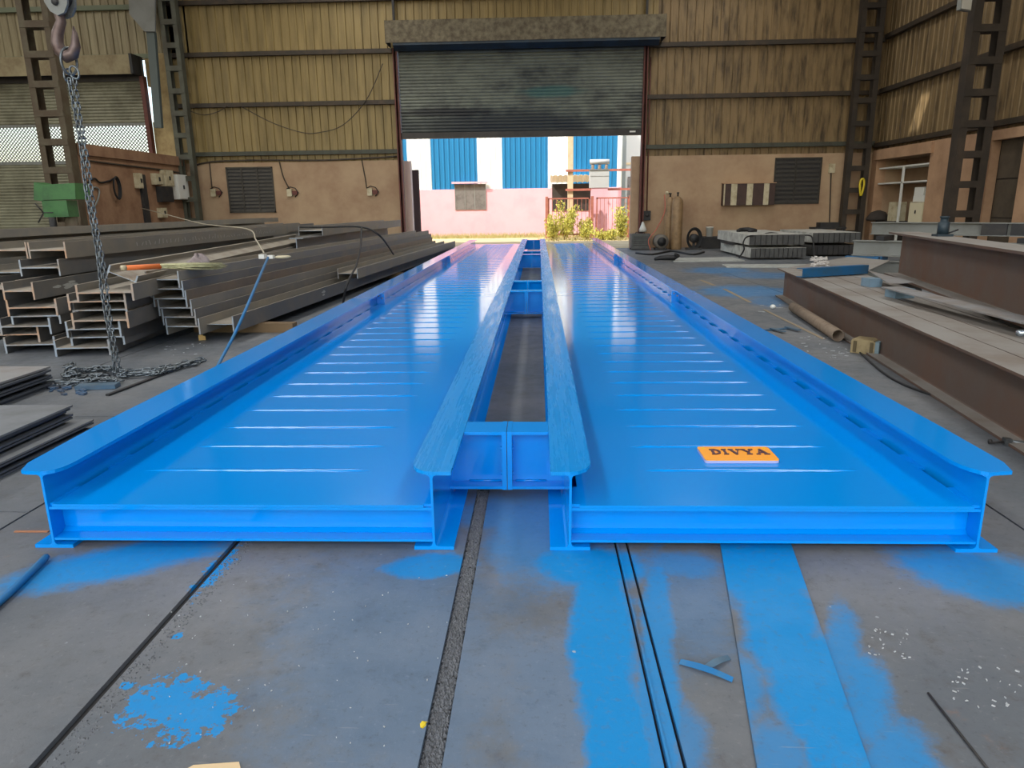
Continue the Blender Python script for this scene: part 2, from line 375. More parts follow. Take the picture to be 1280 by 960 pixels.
xs = [-24, -18, -12, -8, -5.4, -3.55, -2.11, -1.13, -.245, .287, 1.815, 3.35, 5.2, 7.2, 9.15]
ys = [-8, -2.5, 1.0, 5.45, 10.25, 13.0, 16.5, 20.6]
for i in range(len(xs)-1):
    rows = ys
    if xs[i] == -2.11: rows = [-8, -1.6, 8.0, 14, 20.6]
    if xs[i] == -1.13: rows = [-8, -1.6, 2.9]
    if xs[i] == -.245: rows = [-8, -2.5, 2.9]
    if xs[i] == .287: rows = [-8, -1.0, 7.3, 13.0, 20.6]
    if xs[i] == -3.55: rows = [-8, -1, 2.63, 4.0, 8, 13, 20.6]
    gl = .006; gr = .006
    x0, x1 = xs[i]+gl, xs[i+1]-gr
    if xs[i] == -1.13: x0 = -1.118; x1 = -.272
    if xs[i+1] == -1.13: x1 = -1.142
    if xs[i] == -.245: x0 = -.218; x1 = .272
    if xs[i] == .287: x0 = .322
    for j in range(len(rows)-1):
        dz = random.uniform(-.002, .0)
        MB().box(x0, x1, rows[j]+.005, rows[j+1]-.005, -.0139, dz).build('floor_plate', FLOORM, floor)
for j0, j1 in ((2.9, 8.0), (8.0, 14.0), (14.0, 20.6)): MB().box(-1.118, .272, j0+.005, j1-.005, -.0139, 0).build('floor_plate', FLOORM, floor)
# embedded narrow angle along the joint right of centre
MB().box(.280, .286, -8, 20.5, -.0139, .007).box(.2865, .3125, -8, 20.5, -.0139, .003).build('edge_angle', FLOORM, floor)
# grit lying in the wide joint and beside the dark joint
def grit(name, x0, x1, y0, y1, n, zb, s0=.004, s1=.010):
    mb = MB()
    for _ in range(n):
        x = random.uniform(x0, x1); t = random.random()**1.3; y = y0+(y1-y0)*t; s = random.uniform(s0, s1)
        a = random.random()*6.28; c_, s_ = math.cos(a)*s, math.sin(a)*s
        mb.add([(x+c_, y+s_, zb), (x-s_, y+c_, zb), (x-c_*.8, y-s_*.8, zb), (x+s_, y-c_, zb), (x+random.uniform(-.3, .3)*s, y, zb+s*random.uniform(.5, 1.1))],
               ((0, 1, 4), (1, 2, 4), (2, 3, 4), (3, 0, 4)))
    o = mb.build(name, GRIT, floor); o['kind'] = 'stuff'; return o
grit('slag_grit', -.268, -.222, .9, 2.89, 4200, -.014)
grit('slag_grit', -1.115, -1.055, .9, 2.6, 900, -.001, .002, .005)

for q0, q1, w in (((905, 361), (938, 378), .05), ((955, 387), (1030, 424), .035), ((876, 350), (893, 357), .06)):
    a = G(*q0); b = G(*q1); d = b-a
    MB().box(0, d.length, -w/2, w/2, .0003, .0015, 0, Matrix.Translation((a.x, a.y, 0)) @ Matrix.Rotation(math.atan2(d.y, d.x), 4, 'Z')).build('sand_line', mat('sand', (142, 128, 106), .95), floor)
# ---- back wall: low masonry, cladding sheets, girts
wb = struct(MB().box(XL-.2, -3.80, YW, YW+.23, -.05, 2.5).box(2.60, XR+.3, YW, YW+.23, -.05, 2.5).build('wall_back', PLAST))
def clad(parent, x0, x1, z0, z1, m, pitch=.222, step=1.11):
    x = x0; cache = {}
    while x < x1-.05:
        w = min(step, x1-x); key = round(w, 3)
        if key not in cache: cache[key] = sheet_mesh('cladding_sheet', w, z0, z1, pitch, .042, m, rib=.03, slope=.012)
        inst('cladding_sheet', cache[key], parent, (x, YW+.10, 0)); x += w
clad(wb, XL-.2, -3.9, 2.44, 9.4, CLAD)
clad(wb, -3.9, 3.21, 5.35, 9.4, CLAD)
clad(wb, 2.93, XR+.45, 2.44, 5.35, CLADD); clad(wb, 3.21, XR+.45, 5.35, 9.4, CLADD)
for z in (2.74, 4.03, 5.33, 6.62, 7.9):
    for x0, x1 in ((XL-.1, -3.86), (2.90, XR)) if z < 6 else ((XL-.1, XR),):
        MB().box(x0, x1, YW-.05, YW+.06, z-.055, z+.055).build('girt', GIRTG if z < 3 else GIRT, wb)
# left bay of the same wall
wl_ = struct(MB().box(-24, -15.9, YW, YW+.23, -.05, 2.5).box(-10.80, XL-.1, YW+.0, YW+.23, 2.5, 3.62).box(-10.66, XL-.1, YW, YW+.23, 3.62, 4.55).box(-10.80, XL-.1, YW, YW+.23, 4.55, 5.4).build('wall_back_left', mat('cream_plaster', (186, 164, 118), .8, var=(150, 124, 84), vscale=3)))
x = -24.
shl = sheet_mesh('cladding_sheet', 1.11, 5.25, 9.4, .222, .028, CLADL)
while x < -10.6:
    inst('cladding_sheet', shl, wl_, (x, YW+.10, 0)); x += 1.11
x = -24.
shl2 = sheet_mesh('cladding_sheet', 1.11, 2.44, 5.25, .222, .028, CLADL)
while x < -16.5:
    inst('cladding_sheet', shl2, wl_, (x, YW+.10, 0)); x += 1.11
for z in (5.33, 6.56, 7.9): MB().box(-24, -10.6, YW-.03, YW+.06, z-.06, z+.06).build('girt', mat('girt_pale_green', (112, 120, 98), .6), wl_)

# ---- main rolling shutter (door_1)
door = struct(MB().box(-3.80, 2.86, YW-.16, YW-.04, 5.28, 5.36).build('door_1', SHUTD))
def slat_mesh(name, w, hgt, m):
    prof = []
    for i in range(7):
        t = i/6; prof.append((-.016*math.sin(PI*t)-.002, hgt*t*.985))
    poly = [(p[0], p[1]) for p in prof] + [(.004, hgt*1.04), (.004, 0)]
    return MB().prism(poly, 0, w, 'x', smooth=False).mesh(name, m)
sm = slat_mesh('slat', 6.60, .0835, SHUT)
z = 3.205
while z < 5.28:
    inst('slat', sm, door, (-3.76, YW-.10, z)); z += .0835
MB().box(-3.78, 2.86, YW-.12, YW-.07, 3.06, 3.205).box(-3.78, 2.86, YW-.15, YW-.05, 3.045, 3.06).build('bottom_bar', SHUTD, door)
MB().box(2.50, 2.66, YW-.135, YW-.12, 3.12, 3.16).build('lock_tag', WHITE, door)
hood = [( -.62, 5.40), (-.64, 5.93), (-.02, 5.96), (-.02, 5.9), (-.58, 5.88), (-.57, 5.42)]
MB().prism([(YW+a, b) for a, b in hood], -3.98, 3.30, 'x').build('shutter_hood', HOOD, door)
MB().prism([(YW+a, b) for a, b in ((-.60, 5.42), (-.60, 5.34), (-.40, 5.24), (-.16, 5.28), (-.16, 5.44), (-.4, 5.5))], -3.80, 3.16, 'x').build('drum_cover', mat('blue_black_sheet', (38, 56, 72), .5, .2, var=(30, 36, 42), vscale=2), door)
for sx in (-3.99, 3.28): MB().box(sx, sx+.03, YW-.62, YW-.02, 5.40, 5.94).build('hood_end', DARK, door)
for sx in (-3.90, 2.82):
    MB().box(sx, sx+.03, YW-.20, YW-.02, 0, 5.35).box(sx+.09, sx+.12, YW-.20, YW-.02, 0, 5.35).box(sx, sx+.12, YW-.03, YW-.01, 0, 5.35).build('guide_channel', RED, door)
    MB().box(sx+.03, sx+.09, YW-.10, YW-.035, 5.96, 9.3).build('post_above', DARK, door)

# ---- left bay shutter (door_2)
d2 = struct(MB().box(-15.85, -10.85, YW-.14, YW-.02, 4.68, 5.30).build('door_2', SHUTD))
sm2 = slat_mesh('slat', 4.95, .0835, SHUTL)
z = .02
while z < 2.52: inst('slat', sm2, d2, (-15.85, YW-.10, z)); z += .0835
z = 3.60
while z < 4.70: inst('slat', sm2, d2, (-15.85, YW-.10, z)); z += .0835
MB().box(-15.85, -10.9, YW-.13, YW-.06, 2.53, 2.62).box(-15.85, -10.9, YW-.13, YW-.06, 3.53, 3.60).build('grille_rail', GREY, d2)
mb = MB(); st = .098
for k in range(-12, 52):
    for sgn in (1, -1):
        x0 = -15.85+k*st; zz0, zz1 = 2.62, 3.53; dx = .91*sgn
        xa, za, xb, zb = x0, zz0, x0+.91*1.0, zz1
        if sgn < 0: xa, xb = x0+.91, x0
        # clip to the opening
        def clip(xa, za, xb, zb):
            t0, t1 = 0., 1.; d = xb-xa
            for lim, s in ((-15.85, 1), (-10.92, -1)):
                fa, fb = (xa-lim)*s, (xb-lim)*s
                if fa < 0 and fb < 0: return None
                if fa < 0: t0 = max(t0, fa/(fa-fb))
                if fb < 0: t1 = min(t1, fa/(fa-fb))
            return (xa+d*t0, za+(zb-za)*t0, xa+d*t1, za+(zb-za)*t1)
        r = clip(xa, za, xb, zb)
        if not r: continue
        xa, za, xb, zb = r
        L = math.hypot(xb-xa, zb-za)
        if L < .02: continue
        M = Matrix.Translation((xa, YW-.095+.012*sgn, za)) @ Matrix.Rotation(-math.atan2(zb-za, xb-xa), 4, 'Y')
        mb.box(0, L, -.004, .004, -.011, .011, 0, M)
o = mb.build('grille_mesh', mat('grille_wire', (96, 96, 92), .5, .4), d2); o['kind'] = 'stuff'
MB().prism([(YW+a, b) for a, b in ((-.5, 4.80), (-.54, 5.28), (-.02, 5.32), (-.02, 5.28), (-.48, 5.25), (-.46, 4.82))], -15.9, -10.9, 'x').build('shutter_hood', HOODL, d2)
MB().box(-10.93, -10.86, YW-.56, YW-.02, 4.80, 5.30).build('hood_end', BLACK, d2)
MB().box(-10.91, -10.80, YW-.2, YW-.02, 0, 4.8).build('guide_channel', RED, d2)

# ---- left partition wall (low, between the bays)
wlft = struct(MB().box(XL-.23, XL, 15.75, YW, -.05, 2.64).build('wall_left', PLASTB))
MB().box(XL-.26, XL+.05, 15.75, YW-.25, 2.42, 2.66).build('coping', PLASTB, wlft)
MB().box(XL, XL+.07, 18.02, 18.24, 0, 2.1).build('pilaster', DARK, wlft)

# ---- right wall with niche (y 17.6-20.0) and door (y 14.35-15.3)
wr = struct(MB().box(XR, XR+.25, -8, 14.35, -.05, 2.55).box(XR, XR+.25, 14.35, 15.32, 2.36, 2.55).box(XR, XR+.25, 15.32, 17.62, -.05, 2.55)
            .box(XR, XR+.25, 17.62, 20.3, 2.28, 2.55).box(XR, XR+.25, 20.3, YW, -.05, 2.55).build('wall_right', PLASTL))
MB().box(XR+.25, XR+.9, 17.5, 20.42, 2.28, 2.36).box(XR+.8, XR+.9, 17.62, 20.3, -.05, 2.28).box(XR+.25, XR+.9, 17.5, 17.62, -.05, 2.28).box(XR+.25, XR+.9, 20.3, 20.42, -.05, 2.28).build('niche_back', PLAST, wr)
MB().box(XR-.06, XR-.0, 17.5, 20.35, 2.28, 2.52).box(XR-.05, XR, 15.35, 15.62, 0, 2.5).build('plaster_band', PLASTL, wr)
d3 = struct(MB().box(XR+.18, XR+.24, 14.35, 15.32, 0, 2.36).build('door_3', DIM))
for z in (.1, .86, 1.62): MB().box(XR+.165, XR+.18, 14.40, 15.27, z, z+.73).build('door_panel', mat('door_panel_brown', (84, 74, 60), .6, var=(66, 58, 48), vscale=3), d3)
x = -8.
shr = sheet_mesh('cladding_sheet', 1.1, 2.5, 9.4, .22, .014, CLADD)
y = YW+.13
while y > -8:
    o = inst('cladding_sheet', shr, wr, (XR+.14, y, 0), (0, 0, -PI/2)); y -= 1.1
for z in (2.68, 4.06, 5.40, 6.7): MB().box(XR-.02, XR+.10, -8, YW, z-.055, z+.055).build('girt', GIRT, wr)

# ---- left outer wall, front walls and roof (not in view; they close the hall)
struct(MB().box(-24.2, -24, -8, YW, -.05, 9.4).build('wall_left_outer', CLADL))
hx0, hx1, hy0, hy1 = 5.15, 5.72, 15.45, 15.95  # unseen roof opening, added so the sun throws a patch on the right wall
roof = struct(MB().box(-24.2, hx0, -8, YW+.4, 9.4, 9.5).box(hx1, XR+.4, -8, YW+.4, 9.4, 9.5).box(hx0, hx1, -8, hy0, 9.4, 9.5).box(hx0, hx1, hy1, YW+.4, 9.4, 9.5).build('ceiling', ROOF))
for y in (-3, 3, 9, 15): MB().box(-24, XR, y-.1, y+.1, 8.95, 9.4).build('rafter', COLD, roof)

# ---- lattice columns
def lattice(label, x0, x1, y, cw, mats, ztop=9.3, dep=.24, step=.57, z0=.0, bat=.13, off=0.):
    t = empty('lattice_column', label, 'column', ((x0+x1)/2, y, z0)); cx = (x0+x1)/2
    for s, xa in ((-1, x0), (1, x1)):
        a, b = (xa, xa+cw) if s < 0 else (xa-cw, xa)
        w = .012
        m = MB().box(a-cx, b-cx, -dep/2, -dep/2+w, 0, ztop).box(a-cx, b-cx, dep/2-w, dep/2, 0, ztop)
        e = a if s < 0 else b-w
        m.box(e-cx, e+w-cx, -dep/2+w, dep/2-w, 0, ztop).build('chord', mats, t)
    me = MB().box(x0-cx+.01, x1-cx-.01, -dep/2-.012, -dep/2-.0005, 0, bat).box(x0-cx+.01, x1-cx-.01, dep/2+.0005, dep/2+.012, 0, bat).mesh('batten', mats)
    z = .30+off
    while z < ztop-.2: inst('batten', me, t, (0, 0, z)); z += step
    MB().box(x0-cx-.08, x1-cx+.08, -dep/2-.1, dep/2+.1, 0, .02).build('base_plate', mats, t)
    return t
lattice('brown laced steel column in the left foreground bay behind the chain', -10.55, -9.90, 15.45, .13, COLM)
lattice('greenish laced column in the left corner of the back wall', -10.02, -9.56, 20.25, .12, COLG, dep=.2)
lattice('dark laced column in the right corner of the back wall', 8.30, 8.90, 20.25, .13, COLD, dep=.2)
lattice('dark laced column standing against the right side wall', 8.22, 8.86, 15.0, .15, COLD)

# grey gusset and box post by the left corner column
t = empty('crane_bracket', 'grey gusset plate bracket with long grey post left of the corner column', 'bracket', (-10.3, 20.1, 3.2))
p0 = [W(a, b, 20.1) for a, b in ((161, -30), (195, -30), (195, 40), (182, 40), (163, 18))]
MB().prism([(p.x+10.3, p.z-3.2) for p in p0], -.06, 0, 'y').build('gusset_plate', GREY, t)
q0 = [W(a, b, 20.15) for a, b in ((184, 40), (194, 40), (203, 160), (194, 160))]
MB().prism([(p.x+10.3, p.z-3.2) for p in q0], -.0, .12, 'y').build('box_post', mat('blue_grey_post', (84, 94, 92), .55), t)

# ---- wall windows
def louvre_window(name, x0, x1, z0, z1, mull, n, m=WINL):
    o = struct(MB().box(x0, x0+.04, YW-.03, YW-.001, z0, z1).box(x1-.04, x1, YW-.03, YW-.001, z0, z1).box(x0, x1, YW-.03, YW-.001, z1-.04, z1).box(x0, x1, YW-.03, YW-.001, z0, z0+.04).build(name, m))
    MB().box(x0+.04, x1-.04, YW-.004, YW-.001, z0+.04, z1-.04).build('backing', DARK, o)
    for k in mull: MB().box(k-.02, k+.02, YW-.028, YW-.004, z0+.04, z1-.04).build('mullion', m, o)
    h = (z1-z0-.08)/n
    me = MB().box(0, x1-x0-.08, -.012, .003, 0, h*.72).mesh('louvre', m)
    for i in range(n): inst('louvre', me, o, (x0+.04, YW-.010, z0+.04+h*i), (-.3, 0, 0))
    return o
louvre_window('window_1', -8.86, -7.52, 1.12, 2.38, (-8.42, -7.97), 12)
louvre_window('window_2', 6.52, 7.80, 1.16, 2.40, (7.1,), 10, mat('window_dark', (56, 52, 46), .6, var=(40, 37, 33), vscale=5))

# ================================================================== WEIGHBRIDGE
wbz = empty('weighbridge', 'long bright blue steel weighbridge of two decks lying on the shop floor', 'weighbridge', (-.13, 2.315, 0))
OX, OY = -.13, 2.315
def wp(mb, name, m=BLUE, parent=wbz): 
    o = mb.build(name, m, parent); o.matrix_parent_inverse = Matrix.Translation((-OX, -OY, 0)); return o
HB, TF, TWB = .30, .0135, .009
mods = ((2.315, 8.312), (8.322, 14.312), (14.322, 20.32))
beams = {'LO': (-1.79, .135, .062, -1, .16), 'LI': (-.381, .078, .070, -1, .075), 'RI': (.109, .070, .076, 1, .075), 'RO': (1.532, .062, .118, 1, .16)}
for key, (xw, le, ri, sgn, rr) in beams.items():
    for mi, (y0, y1) in enumerate(mods):
        mb = MB()
        mb.box(xw-.072, xw+.072, y0, y1, 0, TF)
        mb.box(xw-TWB/2, xw+TWB/2, y0, y1, TF, HB-TF)
        # root fillets
        for s in (-1, 1):
            for zz, sz in ((TF, 1), (HB-TF, -1)):
                mb.prism([(xw+s*TWB/2, zz), (xw+s*(TWB/2+.012), zz), (xw+s*(TWB/2+.0035), zz+sz*.0035), (xw+s*TWB/2, zz+sz*.012)], y0+.0005, y1-.0005, 'y')
        x0, x1 = xw-le, xw+ri
        if mi == 0:
            if key == 'LO': poly = [(x0+.055, y0+.012), (x0+.075, y0+.004), (xw, y0), (xw+.02, y0+.006)] + [(xw+.02+(ri-.02)*math.sin(a), y0+.006+.11*(1-math.cos(a))) for a in (.5, .9, 1.25, PI/2)] + [(x1, y1), (x0, y1), (x0, y0+.55), (x0+.025, y0+.09)]
            elif key == 'RO': poly = [(xw-ri*0-.062, y0+.13), (xw-.055, y0+.08), (xw-.04, y0+.04), (xw-.02, y0+.012), (xw, y0), (xw+.085, y0+.012), (x1-.008, y0+.1), (x1, y0+.5), (x1, y1), (x0, y1)]
            elif key == 'LI': poly = [(x0, y0+.095), (x0+.005, y0+.07), (x0+.02, y0+.035), (x0+.05, y0+.008), (xw, y0), (x1, y0), (x1, y1), (x0, y1)]
            else: poly = [(x0, y0), (xw, y0), (x1-.05, y0+.008), (x1-.02, y0+.035), (x1-.005, y0+.07), (x1, y0+.095), (x1, y1), (x0, y1)]
        else: poly = [(x0, y0), (x1, y0), (x1, y1), (x0, y1)]
        mb.prism(poly, HB-TF, HB, 'z', 1)
        o = wp(mb, 'main_beam', [BLUE, BLUEB if key in ('LI', 'RI') else BLUE])
# deck plates
ZT = .172
decks = {'L': (-1.772, -.413), 'R': (.141, 1.504)}
dm = {}
for key, (x0, x1) in decks.items():
    for y0, y1 in mods:
        mb = MB(); mb.box(x0, x1, y0+.003, y1, ZT-.010, ZT); wp(mb, 'deck_plate')
        # stitch welds tying the plate edge to the webs
        xo = (-1.79+TWB/2, x0) if key == 'L' else (x1, 1.532-TWB/2)
        xi = (x1, -.381-TWB/2) if key == 'L' else (.109+TWB/2, x0)
        y = y0+.012; k = 0
        while y < y1-.1:
            ln = .16
            for a, b in (xo, xi):
                if (a, b) == xi and k % 2 == 0 and not (k == 0): continue
                wp(MB().box(a-.004, b+.004, y, y+ln, ZT-.009, ZT+.0015), 'edge_stitch')
            y += .36; k += 1
# weld beads across the plates
def bead_mesh(w):
    mb = MB(); n = 26; vs = []; fs = []
    R = random.Random(3)
    rings = []
    for i in range(n+1):
        t = i/n; x = w*t; e = min(1, min(t, 1-t)*14+.15)
        hw = .011*(.55+.45*e)*R.uniform(.85, 1.15); hz = .0048*e*R.uniform(.8, 1.2); j = R.uniform(-.0015, .0015)
        rings.append([(x, j-hw, 0), (x, j-hw*.6, hz*.8), (x, j, hz), (x, j+hw*.6, hz*.8), (x, j+hw, 0)])
    for r in rings: vs += r
    for i in range(n):
        for k in range(4): fs.append((i*5+k, (i+1)*5+k, (i+1)*5+k+1, i*5+k+1))
    mb.add(vs, fs, 0, True); return mb.mesh('weld_bead', BLUE)
bL, bR = bead_mesh(.855), bead_mesh(.84)
y = 2.662; k = 0
while y < 20.2:
    if all(abs(y-j) > .06 for j in (8.317, 14.317)):
        for key, x, me in (('L', -1.535, bL), ('R', .405, bR)):
            o = inst('weld_bead', me, wbz, (x-OX+random.uniform(-.012, .012), y-OY+random.uniform(-.006, .006), ZT-.0005))
            if k == 0 and key == 'L': o.location.x -= .08; o.scale = (1.09, 1, 1)
    y += .2885; k += 1
# cross members under the plates, open channel to the front
for key, (xa, xb) in {'L': (-1.79+TWB/2, -.381-TWB/2), 'R': (.109+TWB/2, 1.532-TWB/2)}.items():
    for y0 in (2.318, 5.2, 8.0, 8.45, 11.3, 14.0, 14.5, 17.4, 20.2):
        mb = MB(); xa2, xb2 = xa+.0005, xb-.0005
        mb.prism([(y0, .030), (y0+.075, .030), (y0+.075, .1615), (y0, .1615), (y0, .152), (y0+.05, .149), (y0+.064, .140), (y0+.066, .055), (y0+.05, .042), (y0, .039)], xa2, xb2, 'x'); wp(mb, 'cross_channel')
# connectors joining the two decks across the middle
XC = -.1345
for yc in (2.836, 7.80, 8.83, 13.82, 14.85, 19.80):
    e = empty('connector', '', ''); del e['label'], e['category']; e.parent = wbz; e.location = (XC-OX, yc-OY, 0)
    for xa, xf, s in ((-.381+TWB/2, -.381+.071, -1), (.109-TWB/2, .109-.071, 1)):
        a, f = xa-XC, xf-XC
        inner = s*.0212
        lo, hi = sorted((a, inner)); lf, hf = sorted((f, inner))
        mb = MB().box(lf, hf, -.072, .072, HB-.013, HB-.0005).box(lo, hi, -.072, .072, .048, .060).box(lo, hi, -.0045, .0045, .060, HB-.013)
        mb.build('stub_beam', BLUE, e)
        b0, b1 = sorted((s*.0015, s*.021)); MB().box(b0, b1, -.074, .074, .046, HB+.0015).build('end_plate', BLUE, e)
        for zz in (.0605, HB-.0135):   # weld run along the root
            l2, h2 = sorted((f, inner)); MB().tube([(l2+.01, -.006, zz), ((l2+h2)/2, -.0065, zz+.001), (h2-.008, -.006, zz)], .005, 6).build('weld_run', BLUE, e)
        for by in (-.045, .045):
            for bz in (.11, .22):
                MB().lathe([(.009, 0), (.009, .006)], (s*.0215 if s > 0 else -.0275, by, bz), 6, 0, 'x').build('bolt', BLUE, e)
# upright gussets on the outer beams near the module ends
for x0, x1 in ((-1.7845, -1.70), (1.442, 1.5265)):
    for yy in (7.72, 13.75):
        mb = MB(); mb.prism([(x0, ZT+.0005), (x1, ZT+.0005), (x1, HB-TF-.0005), (x0, HB-TF-.0005)], yy, yy+.012, 'y'); wp(mb, 'gusset')
        for zz in (.235, .262):
            mb = MB().lathe([(.009, 0), (.009, .004)], ((x0+x1)/2+(.018 if zz < .25 else -.018), yy-.0042, zz), 8, 0, 'y'); wp(mb, 'bolt', GREY)

# ---- orange name plate
sg = empty('name_plate', 'small orange rectangular name plate with dark lettering on the right deck', 'sign', (.8275, 2.824, ZT+.0005))
hw, hd, th = .1495, .083, .014
rc = .012
poly = arc(hw-rc, -hd+rc, rc, -PI/2, 0, 3)+arc(hw-rc, hd-rc, rc, 0, PI/2, 3)+arc(-hw+rc, hd-rc, rc, PI/2, PI, 3)+arc(-hw+rc, -hd+rc, rc, PI, 1.5*PI, 3)
MB().prism(poly, 0, th-.003, 'z').build('backing', LILAC, sg)
MB().prism(poly, th-.003, th, 'z').build('face', ORANGE, sg)
def bars(lst, x, w, h):
    mb = MB()
    for pl in lst: mb.prism([(x+u*w, (v-.5)*h+.012) for u, v in pl], th, th+.004, 'z')
    return mb
def stroke(a, b, t):
    d = Vector((b[0]-a[0], b[1]-a[1])); nn = Vector((-d.y, d.x)).normalized()*t/2
    return [(a[0]-nn.x, a[1]-nn.y), (b[0]-nn.x, b[1]-nn.y), (b[0]+nn.x, b[1]+nn.y), (a[0]+nn.x, a[1]+nn.y)]
rect = lambda a, b, c, d: [(a, c), (b, c), (b, d), (a, d)]
LET = {
 'D': [rect(.0, .45, 0, .10), rect(0, .45, .90, 1), rect(.12, .34, .1, .9), stroke((.4, .05), (.78, .22), .14), stroke((.76, .2), (.86, .5), .22), stroke((.86, .5), (.76, .8), .22), stroke((.78, .78), (.4, .95), .14)],
 'I': [rect(.0, 1, 0, .10), rect(0, 1, .90, 1), rect(.3, .7, .1, .9)],
 'V': [rect(-.08, .38, .90, 1), rect(.66, 1.06, .90, 1), stroke((.16, .9), (.5, 0), .22), stroke((.5, .0), (.86, .9), .11)],
 'Y': [rect(-.08, .36, .90, 1), rect(.66, 1.08, .90, 1), stroke((.14, .92), (.5, .45), .2), stroke((.5, .45), (.88, .92), .11), rect(.39, .61, .1, .47), rect(.24, .76, 0, .10)],
 'A': [rect(-.1, .28, 0, .10), rect(.6, 1.1, 0, .10), stroke((.10, .08), (.5, 1.), .11), stroke((.48, 1.), (.86, .08), .22), rect(.26, .74, .32, .41)],
}
for ch, x, w in (('D', -.108, .044), ('I', -.058, .020), ('V', -.026, .044), ('Y', .026, .044), ('A', .080, .046)):
    bars(LET[ch], x, w, .062).build('letter', PLUM, sg)
for px_ in (-.128, .128): MB().lathe([(.005, 0), (.004, .003)], (px_, .06, th), 10).build('screw', YEL, sg)

# ================================================================== STEEL STOCK, LEFT
ZB = .0
gC = 'stepped stack of nested beams beside the deck'
ordn = ['topmost', 'second', 'third', 'fourth', 'fifth', 'sixth', 'seventh', 'eighth', 'ninth']
def ol(i, n): return 'topmost' if i == 0 else ('lowest' if i == n-1 else ordn[i]+' from top')
# stack C: six nested beams
yawC = -math.radians(3.3)
# timbers underneath
for yy in (7.0, 12.5, 16.8):
    xc = -3.12+(yy-6.3)*.058
    o = MB().box(-.42, .62, -.06, .06, 0, .092).build('timber', mat('timber', (120, 98, 70), .85), None, (xc, yy, .0005), (0, 0, yawC))
    tag(o, {7.0: 'timber bearer under the front of the stepped beam stack', 12.5: 'timber bearer under the middle of the stepped beam stack', 16.8: 'timber bearer under the far end of the stepped beam stack'}[yy], 'timber')
n = 6
for i in range(n):
    k = n-1-i                                # k = 0 lowest
    xl = W(206-4.9*k, 409-11.4*k, 6.3).x; xr = W(250-5*k, 409-11.4*k, 6.3).x
    ibeam(f'{ol(i, n)} grey steel beam of the stepped stack just left of the blue deck', ((xl+xr)/2, 6.3+random.uniform(-.02, .02), .093+k*.0862), yawC, 11.6+random.uniform(-.3, .3)-.15*k, xr-xl, .150, [[STEEL, STEELD, STEELB, STEEL, STEELD, STEEL][i], ENDC, TOPLIT], tf=.015, tw=.010, group=gC)
# E1 and E2: at the right foot of the stack
ibeam('long dark steel beam with a chalk mark lying closest to the blue deck on the left', ((W(252, 408, 6.42).x+W(293, 408, 6.42).x)/2, 6.42, .093), yawC, 11.9, W(293, 408, 6.42).x-W(252, 408, 6.42).x, .15, [STEELD, ENDC, TOPLIT], tf=.014)
ibeam('short-ended steel beam resting on the long beam closest to the deck', (W(435, 350, 9.9).x, 9.9, .2435), yawC, 8.0, .29, .14, [STEEL, ENDC, TOPLIT], tf=.012)
# stack B: seven nested beams in the middle
gB = 'centre stack of nested beams under the chain'
rowsB = [(97, 366, 165), (87, 379, 156), (93, 391, 158), (92, 402, 159), (84, 410, 149), (90, 424, 154), (70, 436, 136)]
for i, (pl, py, pr) in enumerate(rowsB):
    k = 6-i; y0 = 5.80+(.04*(i % 3))
    xl, xr = W(pl, py, y0).x, W(pr, py, y0).x
    o = ibeam(f'{ol(i, 7)} steel beam in the middle stack right behind the hanging chain', ((xl+xr)/2, y0, .001+k*.0785), math.radians(6), 8.8+.1*i, xr-xl, .14, [STEELD if i % 2 else STEEL, ENDR if i in (0, 1, 3) else ENDC, TOPLIT], tf=.017, tw=.011, group=gB)
# tilted beam lying across the top of stack B
ibeam('tilted small steel beam lying on top of the middle stack', (W(151, 362, 6.0).x, 6.0, .60), math.radians(6), 7, .25, .12, [STEEL, ENDC, TOPLIT], roll=math.radians(24), tf=.014)
# stack A: left
gA = 'left stack of nested beams'
rowsA = [(11, 388, 70), (16, 399, 74), (2, 411, 62), (-16, 425, 48), (8, 434, 68)]
for i, (pl, py, pr) in enumerate(rowsA):
    k = 4-i; y0 = 5.95+.05*(i % 2)
    xl, xr = W(pl, py, y0).x, W(pr, py, y0).x
    ibeam(f'{ol(i, 5)} steel beam in the low stack at the left edge', ((xl+xr)/2, y0, .001+k*.082), math.radians(6), 5.4+.1*i, xr-xl, .145, [STEELD, ENDR if i in (0, 3) else ENDC, TOPLIT], tf=.017, tw=.011, group=gA)
# loose beams piled on top of stack A, toward the back
def topbeam(label, pl, pr, py, y0, zb, L, yaw, m, h=None, b=.15):
    xl, xr = W(pl, py, y0).x, W(pr, py, y0).x
    return ibeam(label, ((xl+xr)/2, y0, zb), yaw, L, xr-xl if h is None else h, b, m, tf=.015, tw=.010)
topbeam('steel beam with a white chalk patch on its side above the low left stack', 3, 41, 360, 5.9, .475, 6.2, math.radians(3), [STEELD, ENDR, TOPLIT])
topbeam('steel beam end just above the chalk patched beam at the left', -36, 24, 372, 6.1, .475, 6.0, math.radians(3), [STEELD, ENDR, TOPLIT])
topbeam('short steel beam under the long chalk-lettered beam at the left', 24, 73, 329, 6.4, .633, 6, math.radians(2), [STEELD, ENDC, TOPLIT])
topbeam('long steel beam with chalk lettering running behind the chain', 36, 83, 317, 6.5, .785, 6.0, 0., [STEEL, ENDR, TOPLIT])
topbeam('steel beam end left of the chalk-lettered beam at the picture edge', -10, 34.5, 317, 6.55, .785, 8, math.radians(.5), [STEEL, ENDR, TOPLIT])
ibeam('deep dark beam standing between the stacks under the hollow-ended top beam', (-3.95, 11.6, .001), yawC*.5, 6.3, .745, .24, [STEELD, ENDC], side=False, tf=.016)
ibeam('wide steel beam on top of the pile showing its hollow end in the middle', (-4.02, 12.6, .748), yawC, 5.6, .44, .16, [STEEL, ENDC, TOPLIT], tf=.012)
